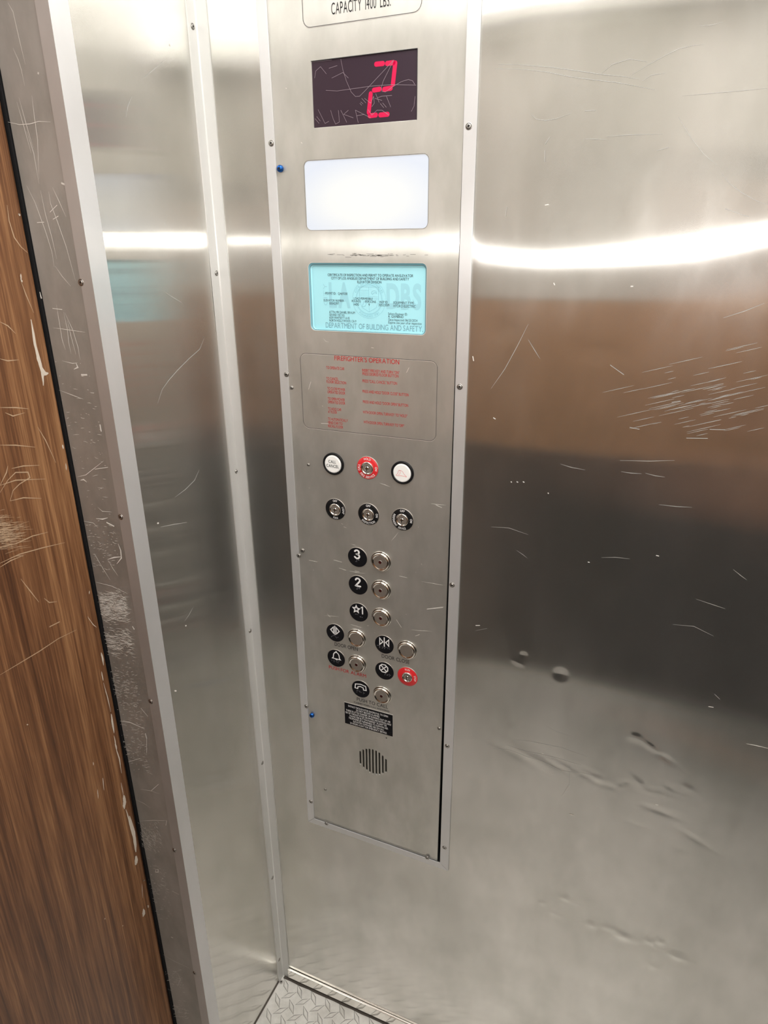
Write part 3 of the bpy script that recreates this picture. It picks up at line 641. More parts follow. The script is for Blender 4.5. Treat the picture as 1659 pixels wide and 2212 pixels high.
def braille(cells, x, z, parent, gx=.0042, sp=.0017):
    m = MB()
    for ci, cell in enumerate(cells):
        for d in cell:
            cx = x+ci*gx+(0 if d <= 3 else sp); cz = z-((d-1)%3)*sp
            m.lathe(cx, cz, [(.00055, -.0011), (.00042, -.0015), (.00012, -.0017)], 8, 0)
    return m.build('braille', M['braille'], parent)
YT = -.0013
def sym(parent, strokes, wd, name='symbol', texts=()):
    m = MB()
    for pts, cl in strokes: m.stroke(pts, wd, YT, 0, cl, n=10)
    for s, a, b, z, cap, bo in texts: put_text(m, s, a, b, z, cap, YT, 0, bo)
    return m.build(name, M['white'], parent)
rows = {}
# floors
X1, XB = .2199, .2608
p = tactile(X1, 1.1203, 'black round plate with white numeral 3')
def curve(pts, n=5):
    out = []
    for i in range(len(pts)-1):
        p0, p1, p2, p3 = pts[max(i-1, 0)], pts[i], pts[i+1], pts[min(i+2, len(pts)-1)]
        for k in range(n):
            t = k/n; out.append(tuple(.5*((2*p1[j])+(-p0[j]+p2[j])*t+(2*p0[j]-5*p1[j]+4*p2[j]-p3[j])*t*t+(-p0[j]+3*p1[j]-3*p2[j]+p3[j])*t**3) for j in (0, 1)))
    return out+[pts[-1]]
g3 = curve([(-.0042, .0050), (-.0022, .0069), (.0008, .0070), (.0030, .0048), (.0022, .0018), (-.0008, .0004)])+curve([(-.0008, .0004), (.0028, -.0010), (.0036, -.0038), (.0016, -.0066), (-.0016, -.0070), (-.0044, -.0050)])
g2 = curve([(-.0040, .0042), (-.0026, .0064), (.0004, .0071), (.0030, .0056), (.0034, .0030), (.0014, .0000), (-.0014, -.0034), (-.0040, -.0066)])+[(-.0036, -.0068), (.0042, -.0068)]
sym(p, [([(X1+a, 1.1258+b) for a, b in g3], False)], .0029, 'numeral'); braille([[3,4,5,6],[1,4]], X1-.0030, 1.1160, p)
p = tactile(X1, 1.0700, 'black round plate with white numeral 2'); sym(p, [([(X1+a, 1.0755+b) for a, b in g2], False)], .0029, 'numeral'); braille([[3,4,5,6],[1,2,4,5]], X1-.0030, 1.0660, p)
p = tactile(X1, 1.0190, 'black round plate with white star and numeral 1')
st = [(X1-.0042+.0062*(1 if k%2 == 0 else .45)*math.sin(k*math.pi/5), 1.0246+.0066*(1 if k%2 == 0 else .45)*math.cos(k*math.pi/5)) for k in range(10)]
sym(p, [(st, True), ([(X1+.0050, 1.0296), (X1+.0072, 1.0308), (X1+.0072, 1.0182)], False)], .0021, 'numeral'); braille([[1,4],[1],[3,6],[3]], X1-.006, 1.0150, p)
for z, t in ((1.1205, '3'), (1.0700, '2'), (1.0188, '1')): push_button(XB, z, True)
# door open / close
XA, ZB = .1742, .9686
p = tactile(XA, ZB, 'black round plate with white door open symbol')
c = (XA-.0002, ZB+.0052)
sym(p, [([(c[0], c[1]+.0085), (c[0], c[1]-.0080)], False), ([(c[0]-.0082, c[1]), (c[0]-.0028, c[1]+.0062), (c[0]-.0028, c[1]-.0062)], True), ([(c[0]+.0082, c[1]), (c[0]+.0028, c[1]+.0062), (c[0]+.0028, c[1]-.0062)], True)], .0019)
braille([[3,5],[1,4],[2,6],[2]], XA-.0075, ZB-.0055, p)
push_button(.2148, .9680, False)
XC = .2658
p = tactile(XC, .9680, 'black round plate with white door close symbol'); c = (XC+.0002, .9732)
sym(p, [([(c[0], c[1]+.0085), (c[0], c[1]-.0080)], False), ([(c[0]-.0026, c[1]), (c[0]-.0082, c[1]+.0062), (c[0]-.0082, c[1]-.0062)], True), ([(c[0]+.0026, c[1]), (c[0]+.0082, c[1]+.0062), (c[0]+.0082, c[1]-.0062)], True)], .0019)
braille([[1,4],[1,2,3],[1,3,5],[2,3,4],[1,5],[2]], XC-.0125, .9640, p, gx=.0044)
push_button(.3064, .9678, False)
# alarm
p = tactile(XA, .9175, 'black round plate with white bell symbol'); c = (XA+.0006, .9228)
bell = [(-.0078,-.0062),(-.0060,-.0040),(-.0056,-.0005),(-.0050,.0030),(-.0030,.0060),(0,.0074),(.0030,.0060),(.0050,.0030),(.0056,-.0005),(.0060,-.0040),(.0078,-.0062)]
sym(p, [([(c[0]+a, c[1]+b) for a, b in bell], True), ([(c[0]-.0008, c[1]+.0086), (c[0]+.0008, c[1]+.0086)], False), ([(c[0]-.0012, c[1]-.0076), (c[0]+.0012, c[1]-.0076)], False)], .0018)
braille([[2],[1,2,3],[2,4,6],[1,4,3]], XA-.0085, .9130, p)
push_button(.2145, .9168, True)
# stop
p = tactile(XC, .9160, 'black round plate with white octagon and cross symbol'); c = (XC-.0012, .9212)
sym(p, [([(c[0]+.0080*math.cos(math.pi/8+k*math.pi/4), c[1]+.0080*math.sin(math.pi/8+k*math.pi/4)) for k in range(8)], True), ([(c[0]-.0040, c[1]-.0040), (c[0]+.0040, c[1]+.0040)], False), ([(c[0]-.0040, c[1]+.0040), (c[0]+.0040, c[1]-.0040)], False)], .0020)
braille([[2,3,4],[2,3,5],[1,3,5]], XC+.0010, .9120, p, gx=.0040)
# phone
p = tactile(.2203, .8660, 'black round plate with white telephone symbol'); c = (.2203, .8706)
ph = [(-.0098,.0040),(.0,.0060),(.0098,.0040),(.0108,-.0042),(.0056,-.0046),(.0050,-.0004),(0,.0012),(-.0050,-.0004),(-.0056,-.0046),(-.0108,-.0042)]
sym(p, [([(c[0]+a, c[1]+b) for a, b in ph], True)], .0018); braille([[1,3,4],[1,4,5],[2],[1,3,5]], .2203-.0075, .8615, p)
push_button(.2610, .8652, True)
# round white buttons of the top row, caps faintly emissive
def jewel(x, z, label):
    m = MB(); m.lathe(x, z, [(.0178, 0), (.0178, -.0022), (.0170, -.0030), (.0146, -.0030), (.0142, -.0012)], 48, 0); b = tag(m.build('push_button', M['black'], cop), label)
    m = MB(); m.lathe(x, z, [(.0141, -.0005), (.0140, -.0028), (.0134, -.0036), (.0128, -.0036), (.0124, -.0040)], 48, 0); m.poly(disc(x, z, .0125, 40), -.0041, 0); m.build('button_cap', M['whiteplastic'], b)
    return b
b = jewel(.1825, 1.2732, 'white push button in a black ring reading CALL CANCEL')
m = MB(); put_text(m, 'CALL', .1825-.0068, .1825+.0062, 1.2752, .0046, -.0044, 0, .01); put_text(m, 'CANCEL', .1825-.0107, .1825+.0107, 1.2683, .0046, -.0044, 0, .01); m.build('lettering', M['ink'], b)
b = jewel(.2972, 1.2732, 'white push button in a black ring with pink red fire helmet outline')
hk = .000076
hat = curve([(-117,-45), (-95,-28), (-80,-5), (-70,30), (-55,55), (-30,55), (0,50), (30,25), (50,-8), (80,-38), (104,-60), (50,-55), (-10,-50), (-70,-56), (-108,-60), (-117,-45)], 3)
m = MB(); m.stroke([(.2972+a*hk, 1.2732+b_*hk) for a, b_ in hat], .00050, -.0044, 0, True, n=6); m.stroke([(.2972+a*hk, 1.2732+b_*hk) for a, b_ in ((-58,53), (-32,52), (-26,15), (-42,-25), (-72,-38))], .00045, -.0044, 0, n=0); m.build('symbol', M['hatred'], b)
def key_switch(x, z, ring, texts, label, R=.0180, core=.0102):
    m = MB(); m.lathe(x, z, [(R+.0003, 0), (R+.0003, -.0005), (R-.0002, -.0008)], 48, 1); m.lathe(x, z, [(R-.0002, -.0005), (R-.0006, -.0010), (core*.95, -.0010)], 48, 0)
    k = tag(m.build('key_switch', [M[ring], M['button']], cop), label)
    m = MB()
    for t in texts: arc_text(m, t[0], x, z, (R+core)/2+.0003, t[1], t[2] if len(t) > 2 else .0035, -.0013, bold=.015, squeeze=t[3] if len(t) > 3 else .8, inward=(180 < t[1] < 360 and t[1] == 270) or (len(t) > 4 and t[4]))
    m.build('lettering', M['white'], k)
    m = MB(); m.lathe(x, z, [(core, -.0008), (core, -.0030), (core*.92, -.0040), (core*.80, -.0036), (core*.74, -.0020)], 40, 0); m.build('collar', M['chrome'], k)
    m = MB(); m.lathe(x, z, [(core*.76, -.0014), (core*.72, -.0030), (core*.5, -.0032), (core*.30, -.0028), (.0004, -.0028)], 40, 0, False)
    m.lathe(x, z, [(core*.32, -.0033), (core*.26, -.0042), (core*.12, -.0040)], 24, 1)
    m.poly(rrect(x-.0006, z-core*.42, x+.0006, z+core*.42, .0003, 2), -.0044, 2)
    m.build('lock_cylinder', [M['button'], M['chrome'], M['dark']], k)
    return k
key_switch(.2403, 1.2734, 'red', [('HOLD', 90), ('ON', 0), ('FIRE SERVICE', 270, .0035, .8), ('CALL', 180)], 'red ringed key switch reading HOLD ON FIRE SERVICE')
key_switch(.1830, 1.1977, 'black', [('OFF', 90), ('LIGHT', 0), ('FAN', 270)], 'black ringed key switch reading OFF LIGHT FAN')
key_switch(.2406, 1.1979, 'black', [('OFF', 90), ('ON', 0), ('INSPECTION', 270, .0035, .78)], 'black ringed key switch reading OFF ON INSPECTION')
key_switch(.2974, 1.1979, 'black', [('OFF', 90), ('ON', 0), ('INDEPENDENT', 190, .0033, .62, True), ('SERVICE', 268, .0033, .66, True)], 'black ringed key switch reading OFF ON INDEPENDENT SERVICE')
key_switch(.3076, .9160, 'red', [('RUN', 90), ('STOP', 0)], 'red ringed run and stop key switch', .0182, .0092)
# printed captions
q1 = crop(700, 1340, 7.9); q2 = crop(715, 1480, 10.37)
for t_, q_, a_, b_, c_ in (('DOOR OPEN', q1, (182,425), (578,528), .0068), ('DOOR CLOSE', q1, (985,628), (1457,750), .0068), ('PUSH TO CALL', q2, (580,335), (1275,535), .0068), ('FLASHES WHEN CALL ANSWERED', q2, (517,385), (1310,620), .0034)):
    m = MB(); px_text(m, t_, q_, a_, b_, c_, E1, 0, .004); tag(m.build('caption', M['ink'], cop), 'black engraved caption reading '+t_)
m = MB(); q = crop(700, 1340, 7.9); px_text(m, 'PUSH FOR ALARM', q, (85,808), (718,990), .0066, E1); tag(m.build('caption', M['inkred'], cop), 'red engraved caption reading PUSH FOR ALARM')
# emergency notice
m = MB(); NX = (.1870, .2806); NZ = (.7826, .8284); m.box((NX[0]-.0004, -.0003, NZ[0]-.0004), (NX[1]+.0004, 0, NZ[1]+.0008), 1); m.box((NX[0], -.0005, NZ[0]), (NX[1], -.0001, NZ[1]), 0)
note = tag(m.build('warning_label', [M['blackplate'], M['linelight']], cop), 'small black notice with eight lines of white capitals')
m = MB(); q = crop(715, 1480, 10.37)
for i, (s, a, b) in enumerate((('SHOULD THE ELEVATOR DOORS FAIL TO OPEN', 395, 1280), ('DO NOT BECOME ALARMED.', 570, 1100), ('THERE IS LITTLE DANGER OF RUNNING OUT OF AIR', 345, 1335), ('OR OF THIS ELEVATOR DROPPING UNCONTROLLABLE', 330, 1350),
    ('PLEASE USE BUTTON MARKED "ALARM" OR', 425, 1250), ('TELEPHONE (IF FURNISHED) TO SUMMON AID.', 400, 1285), ('ELEVATOR COMPANIES ARE ON CALL', 498, 1190), ('24 HOURS A DAY FOR EMERGENCY SERVICE.', 425, 1255))):
    put_text(m, s, q(a, 700)[0], q(b, 700)[0], .8212-i*.00520, .0037, -.0007, 0, .008)
m.build('lettering', M['white'], note)
# screws and small holes on the faceplate
for px, py, r in ((666.3,1003.9,.0022), (630.2,837.4,.0026), (653.5,1189.3,.0034), (702.9,1705.4,.0024), (949,1573.9,.0030)): x, z = W(px, py); screw(cop, x, z, -.0001, r)
m = MB(); x, z = W(834.7, 1594); m.poly(disc(x, z, .0013, 12), -.0002); m.build('screw_hole', M['dark'], cop)

# ------------------------------------------------------------------ frame bars round the panel
YF = -.0026
def bar(name, pts, label, screws):
    m = MB(); m.prism(pts, YF, -.0002); o = tag(m.build(name, M['alu']), label, 'metal strip')
    bv = o.modifiers.new('bevel', 'BEVEL'); bv.width = .0005; bv.segments = 2; bv.limit_method = 'ANGLE'
    for px, py in screws: x, z = W(px, py, YF); screw(o, x, z, YF, .0034)
    return o
xo0, xi0 = .0970, .1112; xi1, xo1 = .3752, .3915; zb0, zb1 = .5128, .5270
bar('frame_bar', [(xo0, zb0+.0004), (xi0, zb1+.0004), (xi0, 2.13), (xo0-.0012, 2.13)], 'slim aluminium bar along the left edge of the control panel', ((585.9,309.2), (618.8,808.6), (645.6,1200.4), (661.9,1525.8), (671.5,1731.5)))
bar('frame_bar', [(xo1, zb0+.0004), (xo1-.001, 2.13), (xi1-.0012, 2.13), (xi1, zb1+.0004)], 'slim aluminium bar along the right edge of the control panel, beside the dark gap', ((1012.7,272.5), (993.1,835.5), (976.6,1263.8), (966,1611.5), (960,1831)))
bar('frame_bar', [(xo0, zb0-.0001), (xo1, zb0-.0001), (xi1, zb1-.0001), (xi0, zb1-.0001)], 'slim aluminium bar under the bottom edge of the control panel', ((705.3,1779.2), (922.8,1853)))
def blue_screw(px, py, lab):
    x, z = W(px, py, YF-.0012); r = .0046; y = YF; m = MB()
    m.lathe(x, z, [(r, y+.0016), (r, y-.0008), (r*.9, y-.0022), (r*.6, y-.0032), (r*.3, y-.0035)], 24, 0); m.poly([(x+r*.36*math.cos(k*math.pi/2+.9), z+r*.36*math.sin(k*math.pi/2+.9)) for k in range(4)], y-.0037, 1)
    return tag(m.build('blue_screw', [M['blue'], M['dark']]), lab, 'screw')
blue_screw(604, 364, 'upper blue domed screw on the left frame bar beside the lit white lens'); blue_screw(673, 1546, 'lower blue domed screw on the left frame bar level with the black notice')
for o in bpy.data.objects:
    if o.name.startswith('blue_screw'): o['group'] = 'blue screws on the left frame bar'

# ------------------------------------------------------------------ wear: scratches and chips
def marks(name, parent, material, polys, wd, axis=1, val=-.0004, taper=True, sgn=-1):
    """polys: photo-pixel polylines laid on the plane axis = val"""
    m = MB()
    for kk, pl in enumerate(polys):
        ww = wd; dep = kk*4e-6
        if isinstance(pl, tuple) and isinstance(pl[0], float): ww, pl = pl
        P = [on(*p, axis, val) for p in pl]; m2 = MB()
        m2.stroke([((p.x, p.z) if axis == 1 else (p.y, p.z)) for p in P], ww, val, 0, n=0, taper=taper)
        m.raw([(v[0], v[1]-dep, v[2]) if axis == 1 else (val+dep, v[0], v[2]) for v in m2.v], m2.f)
    return tag(m.build(name, M[material], parent), kind='stuff')
def C(ox, oy, s, pts): return [(ox+a/s, oy+b/s) for a, b in pts]
r6 = lambda *p: C(960, 0, 2.3734, p); r7 = lambda *p: C(960, 700, 2.3734, p); r8 = lambda *p: C(960, 1400, 2.3734, p)
marks('scratch_marks', wall_right, 'scr_soft', [
    r6((275,328),(400,332),(550,345),(680,362),(800,380),(920,392),(1000,406)), r6((260,352),(400,355),(520,368),(640,392),(760,408),(880,422),(980,440),(1080,460)), r6((950,390),(1040,335),(1130,285),(1200,250),(1280,232),(1330,228)),
    r6((1010,418),(1060,385),(1130,374)), r6((1220,492),(1400,475),(1520,465),(1659,452)), r6((440,580),(470,610),(520,618),(580,606),(650,580)), r6((720,712),(760,712),(830,716)), r6((830,700),(930,692),(1120,686)), r6((1420,885),(1460,940),(1520,985),(1600,1030),(1659,1050)),
    r6((1200,600),(1260,700),(1330,790),(1400,850)), r6((1440,1070),(1560,1112)), r6((1310,132),(1370,128),(1430,112)), r6((720,568),(775,566)), r6((800,380),(860,330),(950,302),(1040,316)), r6((320,1060),(312,1110)), r6((515,740),(540,702)), r6((515,770),(515,830)), r6((1090,772),(1150,755)), r6((1430,1630),(1540,1595),(1640,1555)),
    r7((595,718),(650,735),(720,748)), r7((905,757),(960,765),(1010,768)), r7((1030,765),(1080,778),(1130,785)), r7((900,700),(1050,703),(1180,700)), r7((270,1382),(340,1376),(420,1384)), r7((230,1400),(300,1404),(420,1394)), r7((410,1430),(500,1450),(600,1475)), r7((495,1398),(560,1430),(635,1455)),
    r7((400,1455),(520,1480),(600,1495),(665,1525)), r7((160,1572),(280,1548),(450,1528),(700,1524)), r7((815,1690),(900,1702),(985,1720)), r7((1480,1258),(1520,1290),(1550,1312)), r7((1170,1540),(1280,1550),(1380,1600)), r7((1290,1410),(1380,1440),(1440,1460)), r7((805,1197),(880,1196),(950,1204)),
    r7((370,1160),(400,1180),(425,1200)), r7((1100,926),(1190,936),(1270,940)), r7((240,330),(310,230),(370,120),(430,0)), r7((430,80),(460,130),(490,178)), r7((850,210),(920,260)), r7((240,1040),(330,1045),(430,1080)), r7((1240,585),(1350,587)), r7((1360,540),(1440,542)), r7((950,530),(1000,540)), r7((1165,402),(1210,395)),
    r8((580,318),(630,330),(665,345)), r8((1385,236),(1412,262)), r8((750,186),(830,208),(960,250)), r8((645,600),(640,700),(600,760)), r8((520,400),(580,430),(660,455)), r8((250,515),(330,525),(400,550),(500,580),(600,630),(700,640),(790,660)), r8((350,470),(450,480),(600,510),(740,560)), r8((320,500),(420,530),(560,560),(700,600))],
    .00055)
marks('scratch_marks', wall_right, 'scr', [r7((680,1476),(720,1478),(752,1484)), r7((795,1495),(850,1502),(920,1516)), r7((965,1528),(1010,1532)), r7((700,1388),(725,1388)), r7((598,1268),(615,1270)), r8((1548,490),(1600,500),(1659,514)), r8((1345,298),(1380,304)), r7((250,480),(262,488)), r6((515,1052),(535,1048)), r7((145,165),(150,190)), r7((590,300),(652,300))[-1:]*2,
    r7((530,865),(535,870)), r7((340,808),(346,812)), r7((370,808),(378,812)), r7((402,808),(410,812)), r7((160,1545),(182,1545)), r6((560,1450),(566,1462)), r6((955,1468),(968,1468)), r7((1085,1186),(1100,1190)), r8((640,852),(662,856)), r8((1082,802),(1095,804)), r8((500,540),(508,540)), r7((735,1220),(745,1222)), r7((730,1360),(736,1352)), r7((765,1362),(775,1362))], .0011)
# scuffed patch low on the wall
sc_l = []
for _ in range(90):
    cx, cy = random.gauss(1530, 70), random.gauss(860, 42); L = random.uniform(8, 42)
    if cx < 1655: sc_l.append([(cx-L, cy+L*.22), (cx, cy), (cx+L*.8, cy-L*.18)])
marks('scuff_marks', wall_right, 'scr_soft', sc_l, .0004)
# scratches of the left wall
z1c = lambda *p: C(0, 0, 3.567, p); z2c = lambda *p: C(0, 600, 3.567, p); z3c = lambda *p: C(0, 1200, 3.567, p); z4c = lambda *p: C(100, 1700, 2.9625, p)
marks('scratch_marks', wl, 'scr_soft', [z1c((1110,600),(1180,540),(1250,480)), z1c((970,900),(985,820),(1015,740)), z1c((1260,1740),(1300,1660),(1400,1590),(1460,1520),(1478,1480)), z2c((1572,470),(1540,550),(1460,620),(1370,710),(1300,790),(1250,860),(1215,970)), z2c((1270,110),(1330,150),(1400,190)),
    z2c((1535,1480),(1500,1560),(1430,1630),(1350,1690)), z3c((1490,395),(1460,450),(1425,505)), z2c((1240,1920),(1340,1900),(1440,1885))], .0009, 0, .0004)
marks('scratch_marks', wl, 'scr', [z2c((1212,1892),(1224,1890)), z3c((1345,1042),(1360,1044)), z3c((1430,540),(1436,542)), z1c((1305,345),(1315,350))], .0020, 0, .0004)
# reveal: heavily scratched
YR = -LW-.0004
jl = [z1c((100,370),(140,460),(165,540),(190,660)), z1c((60,20),(100,90),(150,310),(195,495)), z1c((130,785),(180,960),(240,1180)), z1c((145,750),(200,950),(255,1140)), z1c((245,735),(265,900),(290,1080),(300,1380)), z1c((205,1010),(260,1180),(300,1415)), z1c((205,1430),(270,1560),(350,1780),(400,1940),(418,2058)),
      z1c((312,1468),(350,1650),(400,1830),(437,1995)), z1c((375,1475),(390,1570),(440,1700),(510,1900),(582,2165)), z1c((405,1445),(450,1540),(508,1670)), z1c((285,1715),(340,1712)), z1c((385,1635),(440,1580)), z1c((408,1690),(450,1665)), z1c((60,940),(150,960),(230,955),(300,935),(390,940)), z1c((425,2050),(480,2130),(545,2205)),
      z2c((435,205),(455,330),(480,480),(505,555)), z2c((490,265),(520,400),(530,500),(548,585)), z2c((500,270),(560,400),(600,530),(618,635)), z2c((520,330),(545,440),(585,590)), z2c((410,385),(520,400),(655,420)), z2c((405,236),(480,245)), z2c((480,640),(560,660),(600,655)), z2c((595,1535),(660,1520),(730,1465),(800,1410)), z2c((730,1475),(832,1460)),
      z2c((455,865),(560,905),(640,935)), z2c((755,1770),(790,1800),(862,1805)), z2c((645,1875),(720,1890),(755,1925)), z2c((730,2130),(770,2200)), z3c((735,0),(800,110),(850,190)), z3c((830,30),(870,100),(912,160)), z3c((740,205),(860,235),(985,295)), z3c((800,450),(880,490),(1000,520)), z3c((1085,1175),(1140,1240)),
      z3c((1130,1400),(1130,1520)), z3c((1075,2045),(1180,2040),(1285,2042)), z3c((1285,2042),(1278,2080)), z3c((1045,1880),(1110,1910),(1160,1945)), z3c((1080,1800),(1160,1812),(1235,1838)), z3c((1165,1812),(1222,1762)), z3c((990,1590),(1080,1562)), z4c((748,1072),(820,1115),(920,1160)), z4c((840,1190),(858,1230),(840,1275)), z4c((805,665),(850,688))]
marks('scratch_marks', reveal, 'scr', jl, .0008, 1, YR)
ch = [z2c((620,1560),(645,1555),(668,1575)), z2c((740,1855),(790,1860),(830,1850)), z2c((820,1885),(880,1915)), z2c((910,2050),(930,2100),(935,2160),(900,2205)), z2c((830,2170),(880,2155),(935,2150)), z2c((625,748),(672,748)), z2c((770,1130),(780,1185)), z3c((925,1275),(1000,1285),(1115,1335)), z3c((1020,545),(1035,570)), z2c((585,655),(600,690),(570,705)), z3c((1120,1370),(1130,1410)), z2c((305,110),(320,160)), z1c((290,560),(300,568)), z1c((472,1410),(500,1422)), z4c((700,528),(716,528),(716,545),(700,545),(700,528)), z4c((798,960),(812,966))]
marks('chip_marks', reveal, 'scr', ch, .0020, 1, YR-.0001)
sc_l = []
def scatter(n, y0, y1, L0=3, L1=14, slope=.12):
    for _ in range(int(n*1.7)):
        cy = random.triangular(y0, y1, (y0+y1)/2); xl = .1853*(cy-179)+2; xr = .154*cy+104-28
        cx = random.uniform(xl+2, xr-2); L = random.uniform(L0, L1)*random.random(); s = random.gauss(slope, .25)
        sc_l.append([(cx-L/2, cy-L*s/2), (cx, cy+random.gauss(0, L*.08)), (cx+L/2, cy+L*s/2)])
scatter(50, 750, 1150); scatter(60, 1120, 1240); scatter(330, 1270, 1350, 5, 26); scatter(170, 1350, 1420, 4, 24, .25); scatter(130, 1420, 1560); scatter(90, 1540, 1680); scatter(130, 1770, 1840, 3, 9, .9); scatter(70, 1840, 1990, 3, 14, .4); scatter(40, 2080, 2140); scatter(40, 2150, 2200)
m = MB(); MIN = None
sc_l = [pl for pl in sc_l if all(-JD+.001 < on(*p, 1, YR).x < -.018 for p in pl)]
marks('scuff_marks', reveal, 'scr', sc_l, .0006, 1, YR-.00005)
# wooden door: chips along the edge and carved scratches
XD = XF+.0004
chip = [(.008, z2c((240,320),(255,420),(270,520),(300,620),(325,720),(335,800),(340,900))), (.009, z2c((270,540),(300,640),(330,740),(330,800))), (.010, z2c((300,660),(345,740),(370,735))), (.005, z2c((480,1280),(490,1330))), (.003, z2c((500,1390),(515,1500))), (.003, z3c((690,270),(685,300))), (.002, z3c((655,395),(680,480),(720,535),(745,555))),
        (.006, z3c((775,735),(790,790),(800,850))), (.004, z3c((775,850),(790,940),(800,1000))), (.003, z3c((790,960),(830,1100),(855,1220))), (.007, z3c((855,1210),(865,1290),(880,1370))), (.004, z3c((870,1340),(890,1450),(905,1520))), (.004, z3c((880,1440),(920,1570),(940,1700))), (.012, z3c((950,1840),(960,1900),(952,1960))), (.003, z3c((930,1740),(950,1850))),
        (.007, z3c((965,1950),(1000,2060),(1030,2190))), (.012, z4c((520,150),(545,230),(560,300),(570,380),(575,440))), (.013, z4c((572,440),(575,480),(570,505))), (.011, z4c((620,780),(624,810),(618,835))), (.006, z4c((650,745),(652,775))), (.002, z4c((610,615),(614,680),(616,720))), (.005, z4c((624,596),(625,600))), (.003, z3c((790,1710),(800,1810))), (.003, z3c((750,1800),(756,1880))), (.004, z3c((205,1300),(215,1305))), (.003, z3c((716,1580),(720,1640))),
        (.003, z4c((372,838),(375,846))), (.003, z4c((486,885),(490,890))), (.005, z1c((145,1640),(150,1665))), (.004, z1c((155,2100),(165,2200))), (.004, z2c((160,10),(170,40)))]
rag = []
for wd_, pl in chip:
    nn = max(3, int(wd_/.0012)); sp = wd_*420
    for k in range(nn):
        t0, t1 = sorted((random.uniform(0, .55), random.uniform(.45, 1))); L_ = len(pl)-1; ptsn = []
        for q_ in range(9):
            t = (t0+(t1-t0)*q_/8)*L_; i_ = min(int(t), L_-1); f_ = t-i_
            a_, b_ = pl[i_], pl[i_+1]; ptsn.append((a_[0]+(b_[0]-a_[0])*f_+random.gauss(0, .18)*sp*.25+(k/(nn-1)-.5)*sp*.30, a_[1]+(b_[1]-a_[1])*f_))
        rag.append((wd_*.42, ptsn))
marks('chip_marks', door, 'chip', rag, .004, 0, XD)
wl_s = [z1c((55,1580),(70,1700),(110,1830),(160,1900),(215,1950)), z2c((160,20),(200,130),(260,270)), z2c((0,625),(60,640),(145,632)), z2c((290,1150),(350,1250),(430,1425)), z2c((0,1000),(120,1000),(220,1010)), z2c((0,1290),(120,1290),(270,1305)), z2c((90,1470),(180,1450),(305,1445)), z2c((0,1600),(50,1500),(60,1450)), z2c((0,1655),(60,1560),(120,1500),(215,1498),(230,1540),(150,1590),(100,1640),(78,1720)), z2c((78,1720),(180,1695),(320,1700)), z2c((0,1600),(120,1560),(350,1550)),
        z2c((0,2070),(120,2050),(250,1990),(370,1960)), z2c((0,2200),(150,2130),(330,2080),(500,2040)), z3c((0,90),(80,40),(180,0)), z3c((0,920),(150,830),(300,740),(450,640),(590,572)), z3c((160,180),(230,270),(300,360)), z3c((340,330),(380,362),(440,355)), z3c((380,550),(460,510)), z2c((0,340),(60,370),(120,430)), z2c((40,1040),(100,1065),(190,1040))]
sk_ = []
for _ in range(170):
    cx = random.uniform(-8, 62)*random.random()**.5; cy = 1148+random.gauss(0, 17)+cx*.1; L = random.uniform(6, 40); a_ = random.gauss(-.14, .10); sk_.append([(cx-L/2, cy-L*a_/2), (cx, cy+random.gauss(0, .8)), (cx+L/2, cy+L*a_/2)])
marks('scuff_marks', door, 'scr_wood', sk_, .0005, 0, XD-.0001)
marks('scratch_marks', door, 'scr_wood', wl_s, .0014, 0, XD)
# faceplate and frame wear
ql = lambda *p: C(580, 500, 3.6065, p); qm = lambda *p: C(600, 940, 4.1475, p); qn = lambda *p: C(620, 1280, 4.366, p)
marks('scratch_marks', face, 'scr', [ql((425,832),(445,855),(470,862)), ql((800,905),(820,908)), ql((1095,1060),(1075,1100)), ql((330,1170),(312,1230)), ql((418,1358),(424,1362)), ql((410,1495),(470,1498)), qm((915,430),(960,445),(1010,465)), qm((1375,615),(1430,620),(1505,628)), qm((1415,625),(1470,650)), qm((1080,870),(1050,910),(1015,948)),
    qm((500,1118),(575,1138)), qm((280,1120),(355,1135)), qm((655,975),(690,985),(705,990)), qm((550,1190),(610,1210)), qm((640,1215),(700,1230),(780,1240)), qm((690,1215),(730,1225)), qm((1285,1310),(1400,1330),(1480,1345)), qm((1090,1262),(1160,1278)), qm((1335,1560),(1480,1545)), qm((570,790),(585,800)), qm((590,820),(615,830)), qm((318,1205),(322,1212)), qm((1235,1226),(1240,1230)), qm((280,470),(285,476)), qm((1285,1150),(1292,1162)), qm((1258,820),(1260,826)),
    qn((350,215),(420,222),(490,228)), qn((380,200),(410,235)), qn((1175,350),(1240,358),(1370,365)), qn((1210,410),(1250,395)), qn((755,312),(772,312)), qn((825,376),(830,380)), qn((1320,155),(1475,135)), qn((1030,255),(1080,330)), qn((1120,205),(1128,206)), C(560, 0, 3.318, [(300,1020),(308,1028)]), C(560, 0, 3.318, [(190,632),(197,634)]), qn((600,300),(700,330))],
    .0005, 1, -.0003)
m = MB()
for _ in range(46):
    cx, cy = random.gauss(800, 45), random.gauss(551, 2.0); x, z = W(cx, cy); m.stroke([(x, z), (x+random.uniform(.002, .012), z+random.gauss(0, .0003))], .0004, -.0003, 0, n=0)
tag(m.build('scuff_marks', M['line'], face), kind='stuff')

